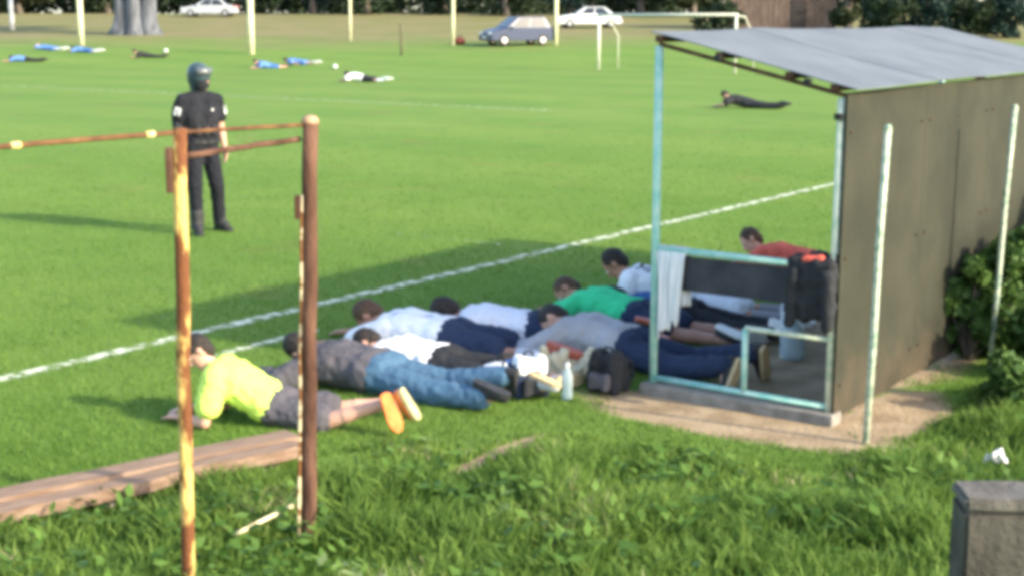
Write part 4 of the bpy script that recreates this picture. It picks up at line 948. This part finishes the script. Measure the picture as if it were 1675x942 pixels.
# towel over the rail
def sheet(name, fn, nu, nv, m, parent, th=.006):
    s = Soup(); s.add([fn(i / nu, j / nv) for i in range(nu + 1) for j in range(nv + 1)], [(i * (nv + 1) + j, i * (nv + 1) + j + 1, (i + 1) * (nv + 1) + j + 1, (i + 1) * (nv + 1) + j) for i in range(nu) for j in range(nv)])
    o = link(name, s.mesh(name, smooth=True), m, parent); md = o.modifiers.new('t', 'SOLIDIFY'); md.thickness = th; md.offset = 0; return o
def towel_fn(u, v):
    # u across (along the rail), v from the back hem over the rail to the front hem
    wv = .02 + .20 * u; Lf, Lb = .56 - .12 * u + .07 * noise.noise(V((u * 6, 0, 3))), .36; tot = Lf + Lb; d = v * tot - Lb
    pleat = .030 * noise.noise(V((u * 5.5, d * 1.2, 2))) + .018 * noise.noise(V((u * 12, d * 2.5, 6)))
    k = min(1, abs(d) / .06); off = (.027 + pleat * min(1, abs(d) * 5)) * k
    squeeze = 1 - .25 * min(1, max(0, d) / .5)
    z = .90 + .026 * (1 - k) - max(0, abs(d) - .02)
    sgn = -1 if d > 0 else 1
    off += .014 if d <= 0 else .0
    return tuple(dp(0, .02 + (wv - .02) * squeeze + .02 * max(0, d), z) + U * (sgn * off) - dp(0, .12, 0))
o = root('towel', dp(0, .12, 0), label='white towel draped over the left end of the dugout rail', cat='towel')
sheet('cloth', towel_fn, 40, 36, cloth('towel_cloth', (0.62, 0.63, 0.65), 1.12), o)
def corner_fn(u, v): return tuple(dp(0, .01 + .06 * u + .03 * v * u, .80 - .26 * v) + U * (-.052 - .012 * math.sin(u * 9 + v * 3)) - dp(0, .12, 0))
# black jacket hung at the right end of the rail
o = root('hanging_jacket', dp(-.02, DW * .90, 0), label='black jacket with red lining hung at the right end of the dugout rail', cat='jacket')
def loc_(u, w_, z): return dp(-.02 + u, DW * .90 + w_, z) - dp(-.02, DW * .90, 0)
s = Soup()
for w_ in (-.08, -.02, .05, .11): s.cap(loc_(-.04, w_, .90 - abs(w_) * .3), loc_(-.05 + .02 * (w_ > 0), w_ * .9, .62 + .3 * abs(w_)), .055, .048)
s.cap(loc_(.05, -.10, .90), loc_(.06, -.09, .62), .045, .04); s.cap(loc_(.05, .08, .90), loc_(.06, .08, .60), .045, .04); s.cap(loc_(-.04, -.10, .915), loc_(-.04, .11, .915), .045); s.cap(loc_(.03, -.10, .915), loc_(.03, .11, .915), .045)
link('jacket_body', remesh(s, 'jacket_body', .012, 4, .035, .06), BLACK, o)
for w_ in (-.10, .13): s = Soup(); s.cap(loc_(-.08, w_ * .9, .86), loc_(-.09, w_ * 1.0, .58), .042, .036); link('sleeve', remesh(s, 'sleeve', .011, 3, .025, .06), BLACK, o)
s = Soup(); s.cap(loc_(-.05, -.03, .945), loc_(-.04, .06, .955), .024, .02); link('lining', remesh(s, 'lining', .008, 2, .015, .04), RED, o)
# white thing dropped beside the far players: footballs
BALLM = mat('white_ball', (0.72, 0.73, 0.70), 0.5, (0.60, 0.61, 0.58), 18)
for x, y, lab in ((-8.09, 65.0, 'white football on the grass left of the white-shirted player'), (-18.58, 76.5, 'white football beside the far player in black')):
    o = root('football', (x, y, gz(x, y)), label=lab, cat='ball'); bm = bmesh.new(); bmesh.ops.create_icosphere(bm, subdivisions=3, radius=.115)
    for v in bm.verts: v.co.z += .115
    me = bpy.data.meshes.new('shell'); bm.to_mesh(me); bm.free(); me.polygons.foreach_set('use_smooth', [True] * len(me.polygons)); link('shell', me, BALLM, o)
    bm = bmesh.new(); bmesh.ops.create_icosphere(bm, subdivisions=1, radius=.1165)
    pv = [v.co.copy() for v in bm.verts if len(v.link_edges) == 5]; bm.free()
    for p in pv[:6]:
        n = p.normalized(); a = n.orthogonal().normalized(); b = n.cross(a); s = Soup()
        s.add([V((0, 0, .115)) + n * .117] + [V((0, 0, .115)) + (n + (a * math.cos(t) + b * math.sin(t)) * .33).normalized() * .1165 for t in [2 * math.pi * k / 5 for k in range(5)]], [(0, 1 + k, 1 + (k + 1) % 5) for k in range(5)]); link('patch', s.mesh('patch'), BLK0, o)
# litter
o = root('paper_scrap', (2.42, 6.75, .13), R(25), label='crumpled white paper scrap in the weeds at the right', cat='paper')
sheet('paper', lambda u, v: ((u - .5) * .10, (v - .5) * .07, .03 * math.sin(u * 5 + v * 4) + .012 * math.sin(v * 11)), 8, 6, WHITER, o, .002)

# ------------------------------------------------------------------ shrubs by the back wall
SHRUB = [leaf_mat('shrub_leaves', (0.035, 0.075, 0.016), (0.110, 0.190, 0.045), (0.24, 0.30, 0.16), transl=.3), leaf_mat('shrub_leaves_dark', (0.020, 0.048, 0.016), (0.070, 0.135, 0.04), (0.20, 0.26, 0.15), transl=.3)]
def shrub(label, x, y, r, h, seedn, n=2600, mi=0, size=.065):
    rg = random.Random(seedn); o = root('shrub', (x, y, 0), label=label, cat='shrub', group='shrubs behind the dugout')
    s = Soup(); cs = []
    for k in range(22):
        a = rg.uniform(0, 6.28); q = r * rg.uniform(.1, .75); z = h * rg.uniform(.06, .9); c = V((math.cos(a) * q, math.sin(a) * q, z)); rr = r * rg.uniform(.26, .42); cs.append((tuple(c), (rr, rr, rr)))
        s.tube([(0, 0, -.02), (c.x * .4, c.y * .4, z * .5), tuple(c)], [.012, .009, .004], 6)
    link('stem', s.mesh('stem', smooth=True), BARK, o); link('foliage', leaf_mesh('foliage', leaves(cs, int(n * 1.05), size * 1.15, 1.2, seedn)), SHRUB[mi], o)
shrub('leafy shrub against the wall just left of the farther pole', 3.10, 9.30, .26, .78, 1, 2000, 0)
shrub('leafy bright shrub right behind the farther pole', 3.48, 9.42, .36, .95, 7, 3000)
shrub('tall dark shrub against the back wall right of the farther pole', 3.72, 9.62, .42, 1.02, 2, 3400, 0)
shrub('dark shrub at the far right end of the back wall', 4.25, 10.35, .45, 1.10, 3, 3600, 1)
shrub('small light shrub in front of the pole at the right edge', 3.50, 8.80, .34, .50, 4, 2600)
shrub('low spreading shrub in the weeds at the right edge', 3.10, 8.05, .34, .30, 8, 2200)

# ------------------------------------------------------------------ grass
def in_dirt(x, y):
    pu = x * .584 + y * .812; pw = x * .812 - y * .584
    nz_ = .18 * np.sin(x * 9 + y * 5) * np.sin(y * 8 - x * 3)
    d = np.minimum.reduce([np.hypot((pu - 7.12) / .36, (pw + 3.55) / 1.05), np.hypot((pu - 9.9) / 2.9, (pw + 3.62) / .80), np.hypot((pu - 7.75) / .75, (pw + 2.85) / .30), np.hypot((pu - 5.85) / .42, (pw + 4.27) / .07)]) + nz_
    return d < .80 + .30 * np.random.default_rng(len(np.atleast_1d(x))).random(np.shape(x))
def in_view(x, y, pad=1.08, z=0):
    p_ = math.atan(440 / 2300); d = y * math.cos(p_) + 2.28 * math.sin(p_); up = y * math.sin(p_) - (2.28 - z) * math.cos(p_)
    sx = x / d * 2300 / 837.5; sy = up / d * 2300 / 471
    return (np.abs(sx) < pad) & (np.abs(sy) < pad + .12)
def blades(x, y, h, wd, lean, z0=0.0, segs=1, seedn=1):
    rg = np.random.default_rng(seedn); n = len(x); a = rg.random(n) * 6.283; bdir = np.stack([np.cos(a), np.sin(a), np.zeros(n)], 1)
    la = rg.random(n) * 6.283; ld = np.stack([np.cos(la), np.sin(la), np.zeros(n)], 1) * (lean * (.3 + rg.random(n)))[:, None] * h[:, None]
    p = np.stack([x, y, np.full(n, z0)], 1); up = np.zeros((n, 3)); up[:, 2] = h; q = bdir * (wd / 2)[:, None]
    if segs == 1:
        co = np.stack([p - q, p + q, p + up + ld], 1).reshape(-1, 3); return co, 3, np.arange(3 * n)
    m = p + up * .55 + ld * .3; t = p + up * (1 - .25 * lean * rg.random(n))[:, None] + ld
    co = np.stack([p - q, p + q, m + q * .85, m - q * .85, t], 1).reshape(-1, 3); b = np.arange(n) * 5
    idx = np.stack([b, b + 1, b + 2, b, b + 2, b + 3, b + 3, b + 2, b + 4], 1).ravel()
    return co, 3, idx
def on_line(x, y):
    r = np.zeros(len(x), bool)
    for p0, d, L, hw in LINES:
        t = (x - p0.x) * d.x + (y - p0.y) * d.y; s = np.abs((x - p0.x) * -d.y + (y - p0.y) * d.x); r |= (t > 0) & (t < L) & (s < hw * 1.1)
    return r
# mown turf close to the camera
n = 430000; rg = np.random.default_rng(11)
y = 6.0 + 27.0 * rg.random(n) ** 1.9; x = (rg.random(n) * 2 - 1) * (y * .375 + .5)
k = in_view(x, y) & ~in_dirt(x, y) & (y > weed_edge(x) - .1) & (rg.random(n) < np.clip((33 - y) / 15, 0, 1)) & (~on_line(x, y) | (rg.random(n) < .12))
x, y = x[k], y[k]; h = .012 + .020 * rg.random(len(x))
co, f_, idx = blades(x, y, h, .004 + .004 * rg.random(len(x)) + y * .00022, .55, seedn=5)
tag(link('turf', np_mesh('turf', co, f_, idx), leaf_mat('turf_blades', (0.092, 0.180, 0.028), (0.185, 0.298, 0.058), transl=.4)), 'short green turf of the pitch', 'grass', kind='stuff')
# rank grass and weeds in the foreground
n = 260000; y = 4.4 + 6.6 * rg.random(n); x = (rg.random(n) * 2 - 1) * (y * .40 + .4)
dep = weed_edge(x) + .10 * np.sin(x * 7) - y
k = in_view(x, y, 1.15, .2) & (dep > 0) & ~in_dirt(x, y)
x, y, dep = x[k], y[k], dep[k]
clump = np.array([noise.noise(V((a * 1.9, b * 1.9, 0))) + .5 * noise.noise(V((a * 5, b * 5, 3))) for a, b in zip(x, y)])
keep = rg.random(len(x)) < np.clip(.55 + .6 * clump, .12, 1); x, y, dep, clump = x[keep], y[keep], dep[keep], clump[keep]
h = (.028 + .082 * np.clip(dep / .9, 0, 1)) * (1 - .72 * np.exp(-(((x + 1.02) / .34) ** 2 + ((y - 5.62) / .42) ** 2))) * (.5 + rg.random(len(x))) * np.clip(1 + .75 * clump, .4, 1.7)
co, f_, idx = blades(x, y, h, .007 + .008 * rg.random(len(x)), .65, segs=2, seedn=6)
tag(link('rank_grass', np_mesh('rank_grass', co, f_, idx), leaf_mat('rank_grass_blades', (0.075, 0.148, 0.026), (0.205, 0.310, 0.060), (0.44, 0.40, 0.22), transl=.45)), 'tall rank grass and weeds in the foreground', 'grass', kind='stuff')
# broad leaves among it
n = 9000; y = 4.6 + 6.0 * rg.random(n); x = (rg.random(n) * 2 - 1) * (y * .40 + .3); dep = weed_edge(x) - y
cl = np.array([noise.noise(V((a * 1.4 + 7, b * 1.4, 2))) for a, b in zip(x, y)]); k = in_view(x, y, 1.15, .2) & (dep > .15) & (cl > -.02) & ~in_dirt(x, y); x, y, dep = x[k], y[k], dep[k]
cs_ = np.stack([x, y, .03 + (.04 + .10 * np.clip(dep, 0, 1)) * rg.random(len(x))], 1); m = len(x)
a = rg.normal(size=(m, 3)); a[:, 2] = np.abs(a[:, 2]) * .5; a /= np.linalg.norm(a, axis=1)[:, None]; b = np.cross(a, np.array([0, 0, 1.]) + rg.normal(size=(m, 3)) * .3); b /= np.linalg.norm(b, axis=1)[:, None]
L = (.035 + .05 * rg.random(m))[:, None]; co = np.stack([cs_ - a * L * .5, cs_ + b * L * .30, cs_ + a * L * .6, cs_ - b * L * .30], 1).reshape(-1, 3)
tag(link('broadleaf_weeds', leaf_mesh('broadleaf_weeds', co), leaf_mat('weed_leaves', (0.060, 0.130, 0.022), (0.145, 0.255, 0.050), (0.24, 0.32, 0.12), transl=.4)), 'broad-leaved weeds among the rank grass', 'weeds', kind='stuff')
